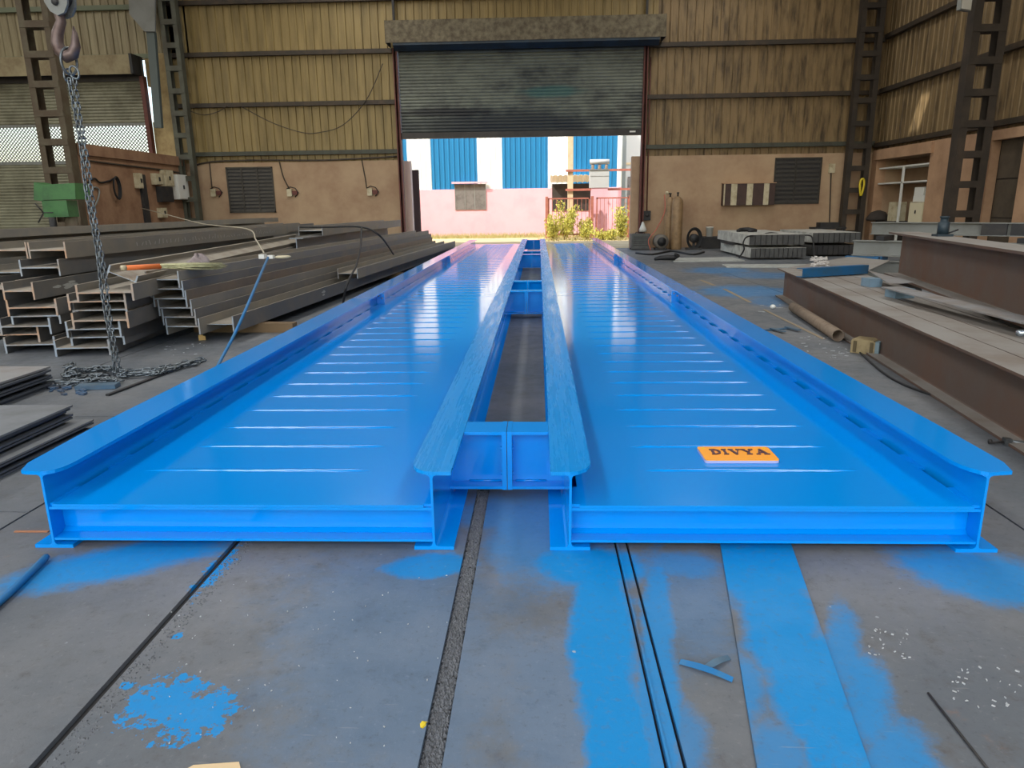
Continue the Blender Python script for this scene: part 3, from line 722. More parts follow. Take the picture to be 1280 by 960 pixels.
# deep beams standing behind, forming the back of the pile
gD = 'deep beams standing at the back of the left pile'
dl = [(-5.75, 7.0, .50, 'dark deep beam standing upright behind the left stacks, nearest row'),
      (-6.25, 7.2, .60, 'dark deep beam in the second row behind the left stacks'),
      (-6.8, 7.6, .68, 'dark deep beam in the third row behind the left stacks'),
      (-7.4, 8.2, .74, 'dark deep beam in the fourth row behind the left stacks'),
      (-8.05, 8.6, .78, 'dark deep beam in the farthest row behind the left stacks')]
for x, y, h, lab in dl:
    ibeam(lab, (x, y, .001), math.radians(.6), 12.4-(y-7), h, .26, [STEELD, ENDC], side=False, tf=.016, tw=.01, group=gD)
for (x, y, h, lab), w, lb2 in zip(dl, (.40, .42, .44, .46, .46), ('nearest', 'second', 'third', 'fourth', 'farthest')):
    ibeam(f'flat lying beam resting on the {lb2} deep beam behind the left stacks', (x+.03, y+.5, h+.002), math.radians(.6), 11.4-(y-7), w, .15, [STEEL, ENDC, TOPLIT], tf=.014, tw=.01)
for x, y, z, L, lab, m in ((-5.98, 8.2, .753, 10, 'slim flat beam across the second row of the back pile', STEELD), (-7.1, 8.8, .893, 10, 'slim flat beam across the fourth row of the back pile', STEEL)):
    ibeam(lab, (x, y, z), math.radians(-.5), L, .36, .10, [m, ENDC], tf=.012)
o = MB().box(-.55, .45, 0, 9.6, 0, .012).build('steel_plate', [PLATE], None, (-7.8, 9.4, .933), (0, 0, math.radians(.5)))
tag(o, 'long flat steel plate lying on the back row of deep beams', 'steel plate')
# blue painted patch piece near broom, chalk patches
def patch(name, label, pts, m, cat):
    mb = MB(); vs = [tuple(p) for p in pts]; mb.add(vs, [tuple(range(len(vs)))]); o = mb.build(name, m); return tag(o, label, cat)

def chalk(beam_label, kind, x, y0, z0, L, h, n_, seed):
    b_ = next(o for o in bpy.data.objects if o.get('label') == beam_label); R = random.Random(seed); mb = MB()
    for i in range(n_):
        u, v = y0+R.random()*L, z0+R.random()*h
        if kind == 'blob': pts = [(u+R.uniform(.6, 1)*L*.22*math.cos(a), v+R.uniform(.6, 1)*h*.3*math.sin(a)) for a in [2*PI*k/9 for k in range(9)]]
        else:
            u = y0+L*i/n_; a = R.uniform(-1.2, 1.2); l_ = h*R.uniform(.5, 1); c_, s_ = math.sin(a)*l_*.7, math.cos(a)*l_; w = .006
            pts = [(u-w, z0), (u+w, z0), (u+c_+w, z0+s_), (u+c_-w, z0+s_)]
        mb.add([(x+.0008+i*.00003, p[0], p[1]) for p in pts], [tuple(range(len(pts)))])
    o = mb.build('chalk_mark', mat('chalk', (176, 176, 170), .9), b_); o['label'] = 'white chalk mark'
B_ = lambda t: next(o for o in bpy.data.objects if o.get('label') == t)
def hx(t): return max(v.co.x for v in B_(t).data.vertices)
for t_, kd, y0, z0, L, h, n_, sd_ in (('steel beam with a white chalk patch on its side above the low left stack', 'blob', .25, .05, .35, .05, 6, 3), ('long steel beam with chalk lettering running behind the chain', 'w', 1.2, .05, 4.2, .07, 46, 4), ('long dark steel beam with a chalk mark lying closest to the blue deck on the left', 'blob', 2.2, .06, .25, .05, 4, 6)):
    chalk(t_, kd, hx(t_), y0, z0, L, h, n_, sd_)
# broom
ty = 7.1; zt = .059+5*.0935+.165
a = W(152, 331, 6.9); bb = W(200, 329, 7.6)
a = Vector((a.x, 6.9, .80)); 
bz = .775
A = G(152, 335, .725); B = G(200, 333, .712); Cc = G(282, 331, .695)
t = empty('broom', 'straw broom with an orange handle lying on the stepped beam stack', 'broom', A)
MB().tube([(0, 0, 0), B-A], [.022, .026], 10).build('handle', ORP, t)
MB().tube([(B-A)*-.01, (B-A)*.10], .0235, 10).build('handle_cap', CREAM, t)
mb = MB(); R = random.Random(5); D = (Cc-B); side = D.cross(Vector((0, 0, 1))).normalized()
for i in range(150):
    o1 = side*R.uniform(-.02, .02)+Vector((0, 0, R.uniform(-.012, .02)))
    sp = R.uniform(-1, 1); o2 = side*sp*.13+Vector((0, 0, R.uniform(-.035, .02))); f = R.uniform(.6, 1.0)
    p1 = B-A+o1; p2 = B-A+D*f*.55+o2*.75+o1*.3; p3 = B-A+D*f+o2
    mb.tube([p1, p2, p3], [.005, .005, .002], 4)
o = mb.build('bristles', BRIS, t); o['kind'] = 'stuff'
# rag
c = G(248, 330, .69); c.z = .66; R = random.Random(9); mb = MB(); rings = []
for i in range(7):
    ph = i/6*PI/2; rr = math.cos(ph); zz = math.sin(ph)
    rings.append([(c.x+(.12*rr+R.uniform(-.015, .015))*math.cos(2*PI*j/14), c.y+(.12*rr+R.uniform(-.015, .015))*math.sin(2*PI*j/14), c.z+.11*zz*(1+.25*math.sin(3*2*PI*j/14))) for j in range(14)])
vs = sum(rings, []); fs = [(i*14+j, i*14+(j+1) % 14, (i+1)*14+(j+1) % 14, (i+1)*14+j) for i in range(6) for j in range(14)]+[tuple(range(84, 98)), tuple(reversed(range(14)))]
mb.add(vs, fs, 0, True); tag(mb.build('rag', RAG), 'crumpled grey rag lying behind the broom', 'rag')

# extension cables on the pile
def cable(label, pts, r, m, cat='cable', name='cable'):
    # smooth through points
    P = [Vector(p) for p in pts]; out = []
    for i in range(len(P)-1):
        p0, p1, p2, p3 = P[max(i-1, 0)], P[i], P[i+1], P[min(i+2, len(P)-1)]
        for k in range(8):
            t = k/8; out.append(.5*((2*p1)+(-p0+p2)*t+(2*p0-5*p1+4*p2-p3)*t*t+(-p0+3*p1-3*p2+p3)*t**3))
    out.append(P[-1]); return tag(MB().tube(out, r, 6).build(name, m), label, cat)
j = G(332, 322, .70); j.z = .69
cable('blue cable hanging down over the stepped beams to the deck', [G(335, 322, .71), G(325, 345, .62), G(308, 385, .44), G(292, 420, .24), G(276, 450, .09), G(262, 478, .02)], .013, HOSEB)
t = empty('cable_joint', 'white plug joint between the rope and the blue cable on the beams', 'plug', j)
MB().box(-.06, .0, -.04, .04, 0.0, .045).build('plug_body', WHITE, t); MB().box(.03, .09, -.03, .03, 0, .035).build('plug_tail', WHITE, t)
MB().lathe([(.06, 0), (.085, .01), (.085, .02), (.06, .03)], (.19, 0, 0), 12).build('cable_loop', CREAM, t)
cable('pale thin rope sagging from the left wall to the top of the pile', [X_(176, 260, XL+.1), W(215, 270, 15.5), W(255, 280, 12.5), G(308, 286, .945), G(320, 300, .85), G(330, 316, .74)], .009, ROPE, 'rope', 'rope')
cable('black cable lying over the top beams and falling toward the deck', [G(375, 284, .925), G(410, 284, .925), G(452, 284, .925), G(475, 295, .80), G(492, 318, .45)], .014, BLACK)
cable('black cable dropping straight down the stepped beams to the floor', [G(452, 285, .925), G(451, 305, .72), G(446, 330, .54), G(438, 346, .43), G(432, 362, .30), G(428, 385, .06)], .014, BLACK)

# ---- plate stacks, left
def plates(label, corner, w, L, n, yaw, z0, th, jit, name='steel_plate', group=None, top=None):
    for i in range(n):
        R = random.Random(i*7+n); k = n-1-i
        zz = z0+k*(th+.006)
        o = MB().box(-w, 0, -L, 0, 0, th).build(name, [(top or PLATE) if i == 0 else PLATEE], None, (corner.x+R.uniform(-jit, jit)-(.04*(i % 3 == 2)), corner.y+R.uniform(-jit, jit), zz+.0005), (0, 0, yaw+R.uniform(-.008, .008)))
        tag(o, f'{ol(i, n)} sheet of the {label}', 'steel plate', group)
cn = G(88, 510, .15); cn.z = 0
plates('upper bundle in the nearer left plate stack', Vector((-2.585, 3.655, 0)), 1.6, 2.6, 6, 0, .074, .0105, .012, group='upper bundle of the nearer plate stack', top=PLATEG)
plates('lower bundle in the nearer left plate stack', Vector((-2.50, 3.70, 0)), 1.6, 2.6, 5, math.radians(-1.5), .0, .0095, .008, group='lower bundle of the nearer plate stack', top=PLATEG)
plates('farther plate stack at the left edge', Vector((-3.45, 4.74, 0)), 1.5, 1.0, 8, math.radians(0), .0, .013, .012, group='farther stack of steel plates')

# ---- hook and chain
HX, HY = -3.148, 5.02
t = empty('crane_hook', 'rusty crane hook with its sheave block at the upper left', 'hook', (HX, HY, 2.45))
hp = [(.005, .10), (-.02, .04), (-.012, -.02), (-.045, -.09), (-.058, -.15), (-.045, -.20), (-.01, -.235), (.03, -.22), (.055, -.17), (.06, -.10), (.058, -.05)]
MB().tube([(x*1.1, 0, z) for x, z in hp], [.030, .033, .031, .035, .039, .042, .042, .038, .030, .018, .004], 12).build('hook_body', HOOK, t)
sh = [(-.075, .085), (-.045, .03), (0, .005), (.045, .02), (.075, .07), (.085, .16), (.06, .24), (-.06, .24), (-.085, .16)]
for y0 in (-.05, .03): MB().prism(sh, y0, y0+.02, 'y').build('side_plate', GREY, t)
MB().lathe([(.07, -.028), (.055, -.01), (.055, .01), (.07, .028)], (0, 0, .13), 20, 0, 'y').build('sheave', DARK, t)
MB().lathe([(.022, -.062), (.022, .062)], (0, 0, .085), 12, 0, 'y').build('pin', DARK, t)
for xx in (-.04, .04): MB().tube([(xx, 0, .2), (xx, 0, 6.5)], .008, 6).build('wire_rope', DARK, t)
t = empty('lifting_chain', 'steel lifting chain hanging doubled from the hook and heaped on the floor', 'chain', (HX, HY, 0))
def link_mesh(L=.030, Wd=.0105, r=.0055):
    pts = []
    for i in range(6): a = PI*i/5; pts.append((Wd*math.cos(a), 0, L/2+Wd*math.sin(a)*.9))
    for i in range(6): a = PI+PI*i/5; pts.append((Wd*math.cos(a), 0, -L/2+Wd*math.sin(a)*.9))
    return MB().tube(pts, r, 5, close=True).mesh('link', CHAIN)
LK = link_mesh()
nl = 0
for s, xo, ph in ((-1, -.016, 0), (1, .016, .6)):
    z = 2.06; i = 0
    while z > .05:
        inst('link', LK, t, (xo+.004*math.sin(z*9+s), .004*math.cos(z*7), z), (random.uniform(-.08, .08), random.uniform(-.08, .08), ph+(i % 2)*PI/2+random.uniform(-.2, .2))); z -= .0385; i += 1; nl += 1
mb = MB().tube([(.055*math.cos(a), 0, .085*math.sin(a)) for a in [2*PI*i/16 for i in range(16)]], .009, 7, close=True)
mb.build('ring', CHAIN, t, (-.002, .0, 2.185), (0, .1, 1.15))
mb2 = MB().tube([(.028*math.cos(a), 0, .042*math.sin(a)) for a in [2*PI*i/14 for i in range(14)]], .007, 6, close=True)
mb2.build('ring', CHAIN, t, (.022, .0, 2.115), (0, -.2, .2)); 
mb2.build('ring', CHAIN, t, (-.03, .01, 2.10), (0, .2, 1.2))
# heap: strands wandering over the floor
def strand(pts, zb, cnt):
    global nl
    P = [G(*p, .02) for p in pts]; seg = []
    for i in range(len(P)-1): seg.append((P[i+1]-P[i]).length)
    tot = sum(seg); 
    for k in range(cnt):
        d = tot*k/cnt; i = 0
        while d > seg[i]: d -= seg[i]; i += 1
        p = P[i].lerp(P[i+1], d/seg[i]); dr = P[i+1]-P[i]; ang = math.atan2(dr.y, dr.x)+random.uniform(-.5, .5)
        e = Euler((PI/2+((k % 2)*PI/2)+random.uniform(-.5, .5), 0, 0)).to_matrix()
        Mx = Matrix.Rotation(ang, 3, 'Z') @ Matrix.Rotation(PI/2, 3, 'Y') @ Matrix.Rotation(random.uniform(-.6, .6)+(k % 2)*PI/2, 3, 'Z')
        o = inst('link', LK, t, (p.x-HX+random.uniform(-.012, .012), p.y-HY+random.uniform(-.012, .012), zb+random.uniform(0, .014)), Mx.to_euler(), (1.3, 1.3, 1.3)); nl += 1
strand([(146, 466), (200, 462), (254, 449)], .017, 34)
strand([(150, 470), (195, 468), (225, 458), (250, 453)], .017, 32)
strand([(145, 464), (120, 462), (105, 463), (90, 462), (80, 470), (92, 476), (112, 470), (135, 470)], .020, 40)
strand([(90, 460), (100, 468), (118, 466), (140, 464), (160, 470)], .042, 30)
strand([(84, 464), (92, 470), (86, 474), (98, 474), (78, 476)], .055, 16)
strand([(76, 480), (100, 478), (125, 474), (150, 476)], .017, 22)
MB().tube([G(x, y, .022)-Vector((HX, HY, 0)) for x, y in ((52, 478), (70, 476), (84, 475), (93, 471), (95, 466))], .013, 7).build('sling_leg', CHAIN, t)
for q in ((88, 468), (94, 470)):
    p = G(*q, .035); MB().tube([(.03*math.cos(a), 0, .05*math.sin(a)) for a in [2*PI*i/14 for i in range(14)]], .009, 6, close=True).build('ring', CHAIN, t, (p.x-HX, p.y-HY, .055), (.4, .3, .7))
# floor items by the heap
a = G(98, 486); b = G(148, 484)
o = MB().box(0, (b-a).length, -.05, .04, 0, .03).build('steel_bar', BLUEG, None, (a.x, a.y, .0005), (0, 0, math.atan2(b.y-a.y, b.x-a.x))); tag(o, 'short blue sprayed flat steel bar below the heaped chain', 'steel bar')
a = G(132, 495); b = G(206, 467)
o = MB().box(0, (b-a).length, -.028, .0, 0, .012).build('steel_bar', DARK, None, (a.x, a.y, .0005), (0, 0, math.atan2(b.y-a.y, b.x-a.x))); tag(o, 'long thin dark flat bar lying beside the heaped chain', 'steel bar')
R = random.Random(4); mb = MB()
for i in range(26):
    p = G(R.uniform(62, 108), R.uniform(482, 494)); s = R.uniform(.008, .03)
    mb.box(-s, s, -s*.5, s*.5, 0, s*.5, 0, Matrix.Translation((p.x, p.y, .0005)) @ Matrix.Rotation(R.uniform(0, 3), 4, 'Z'))
tag(mb.build('scrap_bits', mat('blue_scrap', (40, 92, 132), .6, var=(90, 84, 78), vscale=14, vamt=.8)), 'blue sprayed metal scraps below the heaped chain', 'scrap', kind='stuff')
# blue air hose on the floor front left
cable('blue sprayed hose coming out from under the left front corner', [G(-60, 800, .014), G(0, 752, .014), G(32, 722, .014), G(58, 696, .014)], .0125, HOSEB, 'hose', 'hose')

# ================================================================== RIGHT SIDE STEEL
# pack of four beams standing upright side by side
a = G(972, 335, .37); b = G(1280, 470, .37)
dirv = (a-b); dirv.z = 0; yawP = math.atan2(-dirv.x, dirv.y); un = dirv.normalized(); pr = Vector((un.y, -un.x, 0))
Lp = (a-b).length; Pk = b.copy()
gP = 'pack of brown beams on the right'
for i in range(4):
    bw = .20
    P = b - un*1.6 + pr*(bw/2+i*(bw+.008)); P.z = .001
    ibeam(['outermost brown beam of the right pack, its whole side facing the blue deck', 'second brown beam from the deck in the right pack', 'third brown beam from the deck in the right pack', 'fourth brown beam of the right pack, partly under plates'][i], P, yawP, Lp+1.6-.05*(i % 2), .369, bw, [BROWN, BROWNT, BROWNT], side=False, tf=.015, tw=.009, group=gP)
def onp(px_, py_, z): return G(px_, py_, z)
# large girder on timbers
a = G(1105, 343, .40); b = G(1280, 410, .40)
dv = (a-b); yawG = math.atan2(-dv.x, dv.y); ug = dv.normalized()
g_ = ibeam('large brown plate girder lying raised on the right above the beam pack', (b-ug*1.9)+Vector((ug.y, -ug.x, 0))*.15, yawG, dv.length+1.9, .47, .30, [BROWN, BROWNT, BROWNT], side=False, tf=.02, tw=.012)
for k, (q, lab) in enumerate(((.35, 'dark packing block under the far end of the large girder'), (3.3, 'thin packing under the near end of the large girder'))):
    c = a - ug*q + Vector((ug.y, -ug.x, 0))*.15
    o = MB().box(-.13, .13, -.1, .1, 0 if k == 0 else .3705, .399).build('packing_block', DARK, None, (c.x, c.y, .0), (0, 0, yawG)); tag(o, lab, 'block')
# beams behind the girder
def between(label, p0, p1, h, b, m, side=False, zb=0.):
    d = p1-p0; yaw = math.atan2(-d.x, d.y); return ibeam(label, (p0.x, p0.y, zb), yaw, math.hypot(d.x, d.y), h, b, m, side, tf=.012, tw=.009)
p0 = W(1070, 305, 11.6); p1 = W(1180, 310, 10.2)
between('lowest grey beam behind the girder beside the slab stacks', Vector((6.9, 9.6, 0)), Vector((4.83, 11.3, 0)), .33, .18, [GREY, ENDR], zb=.001)
between('middle grey beam stacked behind the girder', Vector((7.1, 9.6, 0)), Vector((4.92, 11.4, 0)), .23, .18, [GREY, ENDR], zb=.392)
r3 = between('long grey beam topmost behind the large girder with dark end panels', Vector((7.45, 9.95, 0)), Vector((5.33, 11.75, 0)), .19, .17, [GREY, ENDR], zb=.692)
for k in range(3): MB().box(-.083, -.006, .25+.36*k, .56+.36*k, .012, .178).build('dark_panel', DARK, r3)
for k, (f, z0, z1) in enumerate(((.12, .332, .391), (.8, .332, .391), (.12, .623, .691), (.8, .623, .691))):
    c = Vector((5.0, 11.35, 0)).lerp(Vector((7.0, 9.68, 0)), f)
    o = MB().box(-.1, .1, -.06, .06, z0, z1).build('packing_bar', BLUED if k == 0 else DARK, None, (c.x, c.y, 0), (0, 0, .7)); tag(o, ['blue packing bar at the left end of the grey beams', 'dark packing bar at the right end over the lowest grey beam', 'dark packing bar at the left under the topmost grey beam', 'dark packing bar at the right under the topmost grey beam'][k], 'block')
p = G(1060, 313, .34); o = MB().box(-.38, .10, -.05, .05, 0, .058).build('blue_bar', BLUED, None, (5.05, 11.02, .3325), (0, 0, -.72)); tag(o, 'blue painted bar sticking out left of the grey beam ends', 'steel bar')
# small dark stand on the beams
t = empty('bottle_jack', 'small dark blue bottle jack standing on the large girder', 'jack', (a-ug*1.15+Vector((ug.y, -ug.x, 0))*.20)*1.0)
t.location.z = .8705
MB().box(-.07, .07, -.06, .06, 0, .02).build('base', mat('jack_teal', (36, 52, 60), .5), t); MB().lathe([(.05, .0205), (.05, .13), (.034, .135), (.034, .17), (.042, .172), (.042, .185)], (0, 0, 0), 12).build('ram', mat('jack_teal', (36, 52, 60), .5), t)
MB().tube([(.06, 0, .03), (.14, 0, .06)], .008, 6).build('lever_socket', DARK, t)
# plate with white scraps on it behind the pack
pl = [G(*q, .374) for q in ((985, 335), (1062, 321), (1112, 326), (1082, 340))]
o = MB().prism([(p.x, p.y) for p in pl], .371, .379, 'z').build('steel_plate', BROWNT); tag(o, 'flat brown plate with white scraps lying on the far end of the beam pack', 'steel plate')
R = random.Random(12); mb = MB()
for i in range(40):
    p = G(R.uniform(1012, 1034), R.uniform(326, 336), .38); s = R.uniform(.015, .05)
    mb.box(-s, s, -s*.5, s*.5, 0, s*.6, 0, Matrix.Translation((p.x, p.y, .392+R.uniform(0, .05))) @ Euler((R.uniform(-.4, .4), R.uniform(-.4, .4), R.uniform(0, 3))).to_matrix().to_4x4())
tag(mb.build('scrap_heap', mat('white_scrap', (200, 196, 190), .7, var=(150, 140, 136), vscale=30)), 'little heap of white scraps on the flat brown plate', 'scrap', kind='stuff')
# blue channel lying on the pack, angle pieces and a thin plate
p0 = G(1003, 348, .372); p1 = G(1085, 343, .372); d = p1-p0
o = MB().prism([(0, 0), (.10, 0), (.10, .008), (.008, .008), (.008, .092), (.10, .092), (.10, .10), (0, .10)], 0, d.length, 'y').build('blue_channel', BLUED, None, (p0.x, p0.y, .380), (0, 0, math.atan2(-d.x, d.y))); o.rotation_euler = (0, 0, math.atan2(-d.x, d.y)); o.scale.x = -1; tag(o, 'blue channel section lying across the brown beam pack', 'channel')
pl = [G(*q, .455) for q in ((1085, 338), (1143, 353), (1112, 355))]
o = MB().prism([(p.x, p.y) for p in pl], .45, .457, 'z').build('steel_plate', PLATE)
o = tag(o, 'thin triangular steel offcut resting by the blue channel', 'steel plate'); o.location.z = -.0
for k, (q, lab) in enumerate((((1093, 359), 'small blue grey angle piece near the blue channel'), ((1126, 373), 'larger blue grey angle piece in front of the girder'))):
    p = G(*q, .372); s = 1 + .35*k
    o = MB().prism([(0, 0), (.13*s, 0), (.13*s, .012), (.012, .012), (.012, .070), (.13*s, .070), (.13*s, .082), (0, .082)], 0, .16, 'y').box(.012, .13*s, .0, .010, .012, .070).build('angle_piece', mat('pale_blue_grey', (118, 144, 162), .5, var=(100, 120, 134), vscale=6), None, (p.x-.05, p.y, .3715), (0, 0, .1)); tag(o, lab, 'angle')
pl = [G(*q, .455) for q in ((1108, 357), (1150, 361), (1280, 402), (1280, 394), (1180, 366))]
mb = MB(); p0 = G(1110, 359, .46); p1 = G(1290, 404, .46); d = p0-p1; 
o = MB().box(-.09, .09, 0, d.length, 0, .010).build('flat_bar', PLATE, None, (p1.x+.03, p1.y, .455), (0, 0, math.atan2(-d.x, d.y))); tag(o, 'long grey flat bar resting on angle pieces beside the girder', 'steel bar')
p = G(1272, 420, .372)
o = MB().tube([(0, 0, .02), (.25, .05, .02)], .02, 10).build('bright_tube', mat('bright_steel', (200, 214, 226), .2, .8), None, (p.x, p.y, .371)); tag(o, 'short bright steel tube on the beam pack at the right edge', 'tube')
# rusty pipe, block, wires, bolt on the floor
def pko(y, off): t_ = (y-Pk.y)/un.y; return Vector((Pk.x+un.x*t_-pr.x*off, y, 0))
a = pko(8.05, .075); b = pko(6.25, .075)
mb = MB(); d = (b-a); L = d.length; Nn = 14
vs = []
for r_, l0 in ((.055, 0),): 
    out = [(r_*math.cos(2*PI*i/Nn), r_*math.sin(2*PI*i/Nn)) for i in range(Nn)]; inn = [(x*.84, z*.84) for x, z in out]
vs = [(x, 0, z) for x, z in out]+[(x, L, z) for x, z in out]+[(x, 0, z) for x, z in inn]+[(x, L, z) for x, z in inn]
fs = []
for i in range(Nn):
    j2 = (i+1) % Nn
    fs += [(i, i+Nn, j2+Nn, j2), (2*Nn+i, 2*Nn+j2, 3*Nn+j2, 3*Nn+i), (i, j2, 2*Nn+j2, 2*Nn+i), (i+Nn, 3*Nn+i, 3*Nn+j2, j2+Nn)]
mb.add(vs, fs, 0, True)
o = mb.build('steel_pipe', mat('rusty_pipe', (132, 116, 98), .75, var=(108, 90, 74), vscale=14, bump=.2), None, (a.x, a.y, .0555), (0, 0, math.atan2(-d.x, d.y))); tag(o, 'rusty steel pipe lying beside the brown beam pack', 'pipe')
p = G(1086, 441)
t = empty('packing_block', 'tan stone-like block with a blue grey end on the floor by the beam pack', 'block', (p.x, p.y, .0005), math.radians(-42))
MB().prism([(-.12, 0), (.06, 0), (.065, .02), (.065, .10), (.05, .115), (-.11, .115), (-.12, .10)], -.08, .08, 'y').build('body', TAN, t)
MB().box(.0655, .095, -.08, .08, .005, .11).build('end_cap', mat('blue_grey_cap', (126, 146, 152), .6, var=(100, 122, 130), vscale=12), t)
for k in (-.10, .028): MB().box(k, k+.025, -.088, -.0805, .01, .10).build('notch_plate', mat('block_dark', (96, 84, 58), .8), t)
cable('long black wire running along the floor beside the brown beams', [G(1072, 438, .008), G(1110, 470, .008), G(1160, 492, .008), G(1210, 505, .008), G(1260, 535, .008), G(1330, 575, .008)], .0075, BLACK, 'wire', 'wire')
cable('brown rod lying alongside the black wire', [G(1090, 441, .008), G(1125, 458, .008), G(1160, 474, .008), G(1218, 491, .008)], .008, RED, 'rod', 'rod')
p = G(1258, 556); 
t = empty('anchor_bolt', 'steel bolt with a square nut on the floor at the right edge', 'bolt', (p.x, p.y, .0005), math.radians(-8))
MB().box(-.016, .016, -.018, .018, 0, .034).build('nut', CHAIN, t); MB().tube([(.0165, 0, .017), (.12, .0, .012)], .009, 8).build('shank', CHAIN, t); MB().tube([(-.0165, 0, .014), (-.07, .004, .007)], .006, 6).build('tail', DARK, t); MB().lathe([(.012, -.006), (.012, .006)], (-.075, .004, .0125), 8, 0, 'x').build('washer', DARK, t)
# bluish metal offcut and floor litter
p = G(973, 412)
t = empty('metal_offcut', 'bent bluish metal offcut on the floor right of the deck edge', 'offcut', (p.x, p.y, .0005), .3)
MB().box(-.16, .12, -.02, .02, 0, .012).build('leg', BLUEG, t); MB().box(.08, .12, -.18, .02, 0.0125, .024).build('leg', BLUEG, t); MB().box(-.1, -.06, -.2, .0, .0125, .022).build('leg', BLUEG, t)
R = random.Random(21)
def litter(label, x0, x1, y0, y1, n_, m, s0=.006, s1=.022, name='paint_chips'):
    mb = MB()
    for i in range(n_):
        p = G(R.uniform(x0, x1), R.uniform(y0, y1)); s = R.uniform(s0, s1); a = R.uniform(0, 3.1)
        M = Matrix.Translation((p.x, p.y, .0008)) @ Matrix.Rotation(a, 4, 'Z')
        mb.box(-s, s, -s*R.uniform(.2, .6), s*.4, 0, R.uniform(.001, .004), 0, M)
    return tag(mb.build(name, m), label, 'litter', kind='stuff')
CHIP = mat('white_chip', (176, 180, 182), .6)
litter('pale chips on the floor below the bluish offcut', 1000, 1060, 420, 448, 40, CHIP, .004, .018)
litter('white paint chips on the floor at the lower right', 1085, 1140, 785, 825, 26, CHIP, .001, .004)
litter('scattered white chips at the lower right edge', 1190, 1278, 835, 895, 30, CHIP, .001, .005)
litter('white flecks scattered on the front floor left of centre', 180, 560, 700, 940, 60, CHIP, .0008, .0025)
litter('few pale chips on the floor beside the far part of the right rail', 900, 990, 375, 400, 10, CHIP, .01, .03)
p = G(966, 386); o = MB().lathe([(.001, 0), (.03, .008), (.035, .03), (.02, .045), (.001, .05)], (0, 0, 0), 10).build('paper_ball', WHITE, None, (p.x, p.y, .0005)); tag(o, 'small white paper ball on the floor near the pipe', 'paper')
litter('white flecks on the floor below the stepped beam stack', 205, 262, 426, 448, 16, CHIP, .003, .014)
p = G(253, 425); o = MB().box(-.03, .03, -.02, .02, 0, .04).box(-.03, .01, -.015, .02, .04, .05).build('wood_chip', mat('wood_chip', (196, 160, 96), .8), None, (p.x, p.y, .0005), (0, 0, .4)); tag(o, 'small tan wood block on the floor under the stepped beam stack', 'wood block')
a = G(20, 664); b = G(62, 664)
o = MB().box(0, (b-a).length, -.012, .0, 0, .003).build('rusty_strip', mat('rust_orange', (170, 116, 82), .8), None, (a.x, a.y, .0005), (0, 0, math.atan2((b-a).y, (b-a).x))); tag(o, 'thin rusty orange strip on the floor left of the deck corner', 'steel strip')
# blue paint peel strips in front
for k, (q0, q1, lab) in enumerate((((850, 829), (916, 852), 'long curled strip of blue paint peel on the front floor'), ((880, 838), (911, 824), 'short grey blue strip of paint peel behind the long one'))):
    a = G(*q0); b = G(*q1); d = b-a; L = d.length; mb = MB(); vs = []; nn = 8
    for i in range(nn+1):
        t_ = i/nn; zz = .004+.006*math.sin(PI*t_); w = .011*(1-.5*abs(t_-.4))
        vs += [(L*t_, -w, zz), (L*t_, w*.6, zz+.006), (L*t_, w*.6, zz+.0045), (L*t_, -w, zz-.0015)]
    fs = []
    for i in range(nn):
        for j_ in range(4): fs.append((i*4+j_, i*4+(j_+1) % 4, (i+1)*4+(j_+1) % 4, (i+1)*4+j_))
    fs += [(3, 2, 1, 0), (nn*4, nn*4+1, nn*4+2, nn*4+3)]
    mb.add(vs, fs); o = mb.build('paint_peel', HOSEB if k == 0 else BLUEG, None, (a.x, a.y, .0), (0, 0, math.atan2(d.y, d.x))); tag(o, lab, 'paint peel')
# steel strip lying under the right deck front
pl = [G(*q) for q in ((901, 686), (990, 686), (1092, 975), (948, 975))]
e0 = (pl[0]-pl[3]).normalized(); pl[0] += e0*.8; pl[1] += (pl[1]-pl[2]).normalized()*.8
o = MB().prism([(p.x, p.y) for p in (pl[3], pl[2], pl[1], pl[0])], .0006, .0085, 'z').build('steel_strip', STRIPM); tag(o, 'oversprayed flat steel strip running out from under the right deck', 'steel strip')
a = G(1160, 868); b = G(1240, 970); d = b-a
o = MB().tube([(a.x, a.y, .004), (b.x, b.y, .004)], .0032, 6).build('seam_line', DARK); tag(o, 'thin dark floor seam at the lower right', 'rod')  # dark seam between floor plates, added as a thin raised tube
# cardboard bit and leaf
pl = [G(*q) for q in ((212, 975), (242, 958), (299, 954), (301, 962), (300, 975))]
o = MB().prism([(p.x, p.y) for p in reversed(pl)], .001, .004, 'z').build('cardboard_piece', CARD); tag(o, 'cream cardboard edge at the bottom of the picture', 'cardboard')
p = G(529, 906)
mb = MB(); mb.add([(-.012, 0, .004), (-.002, -.012, .009), (.008, -.008, .003), (.006, .004, .010), (.011, .014, .005), (-.004, .010, .011)], [(0, 1, 3, 5), (1, 2, 3), (3, 4, 5), (5, 3, 1, 0)]); o = mb.build('dry_leaf', YEL, None, (p.x, p.y, -.008)); tag(o, 'small yellow leaf lying on the gritty floor joint', 'leaf')

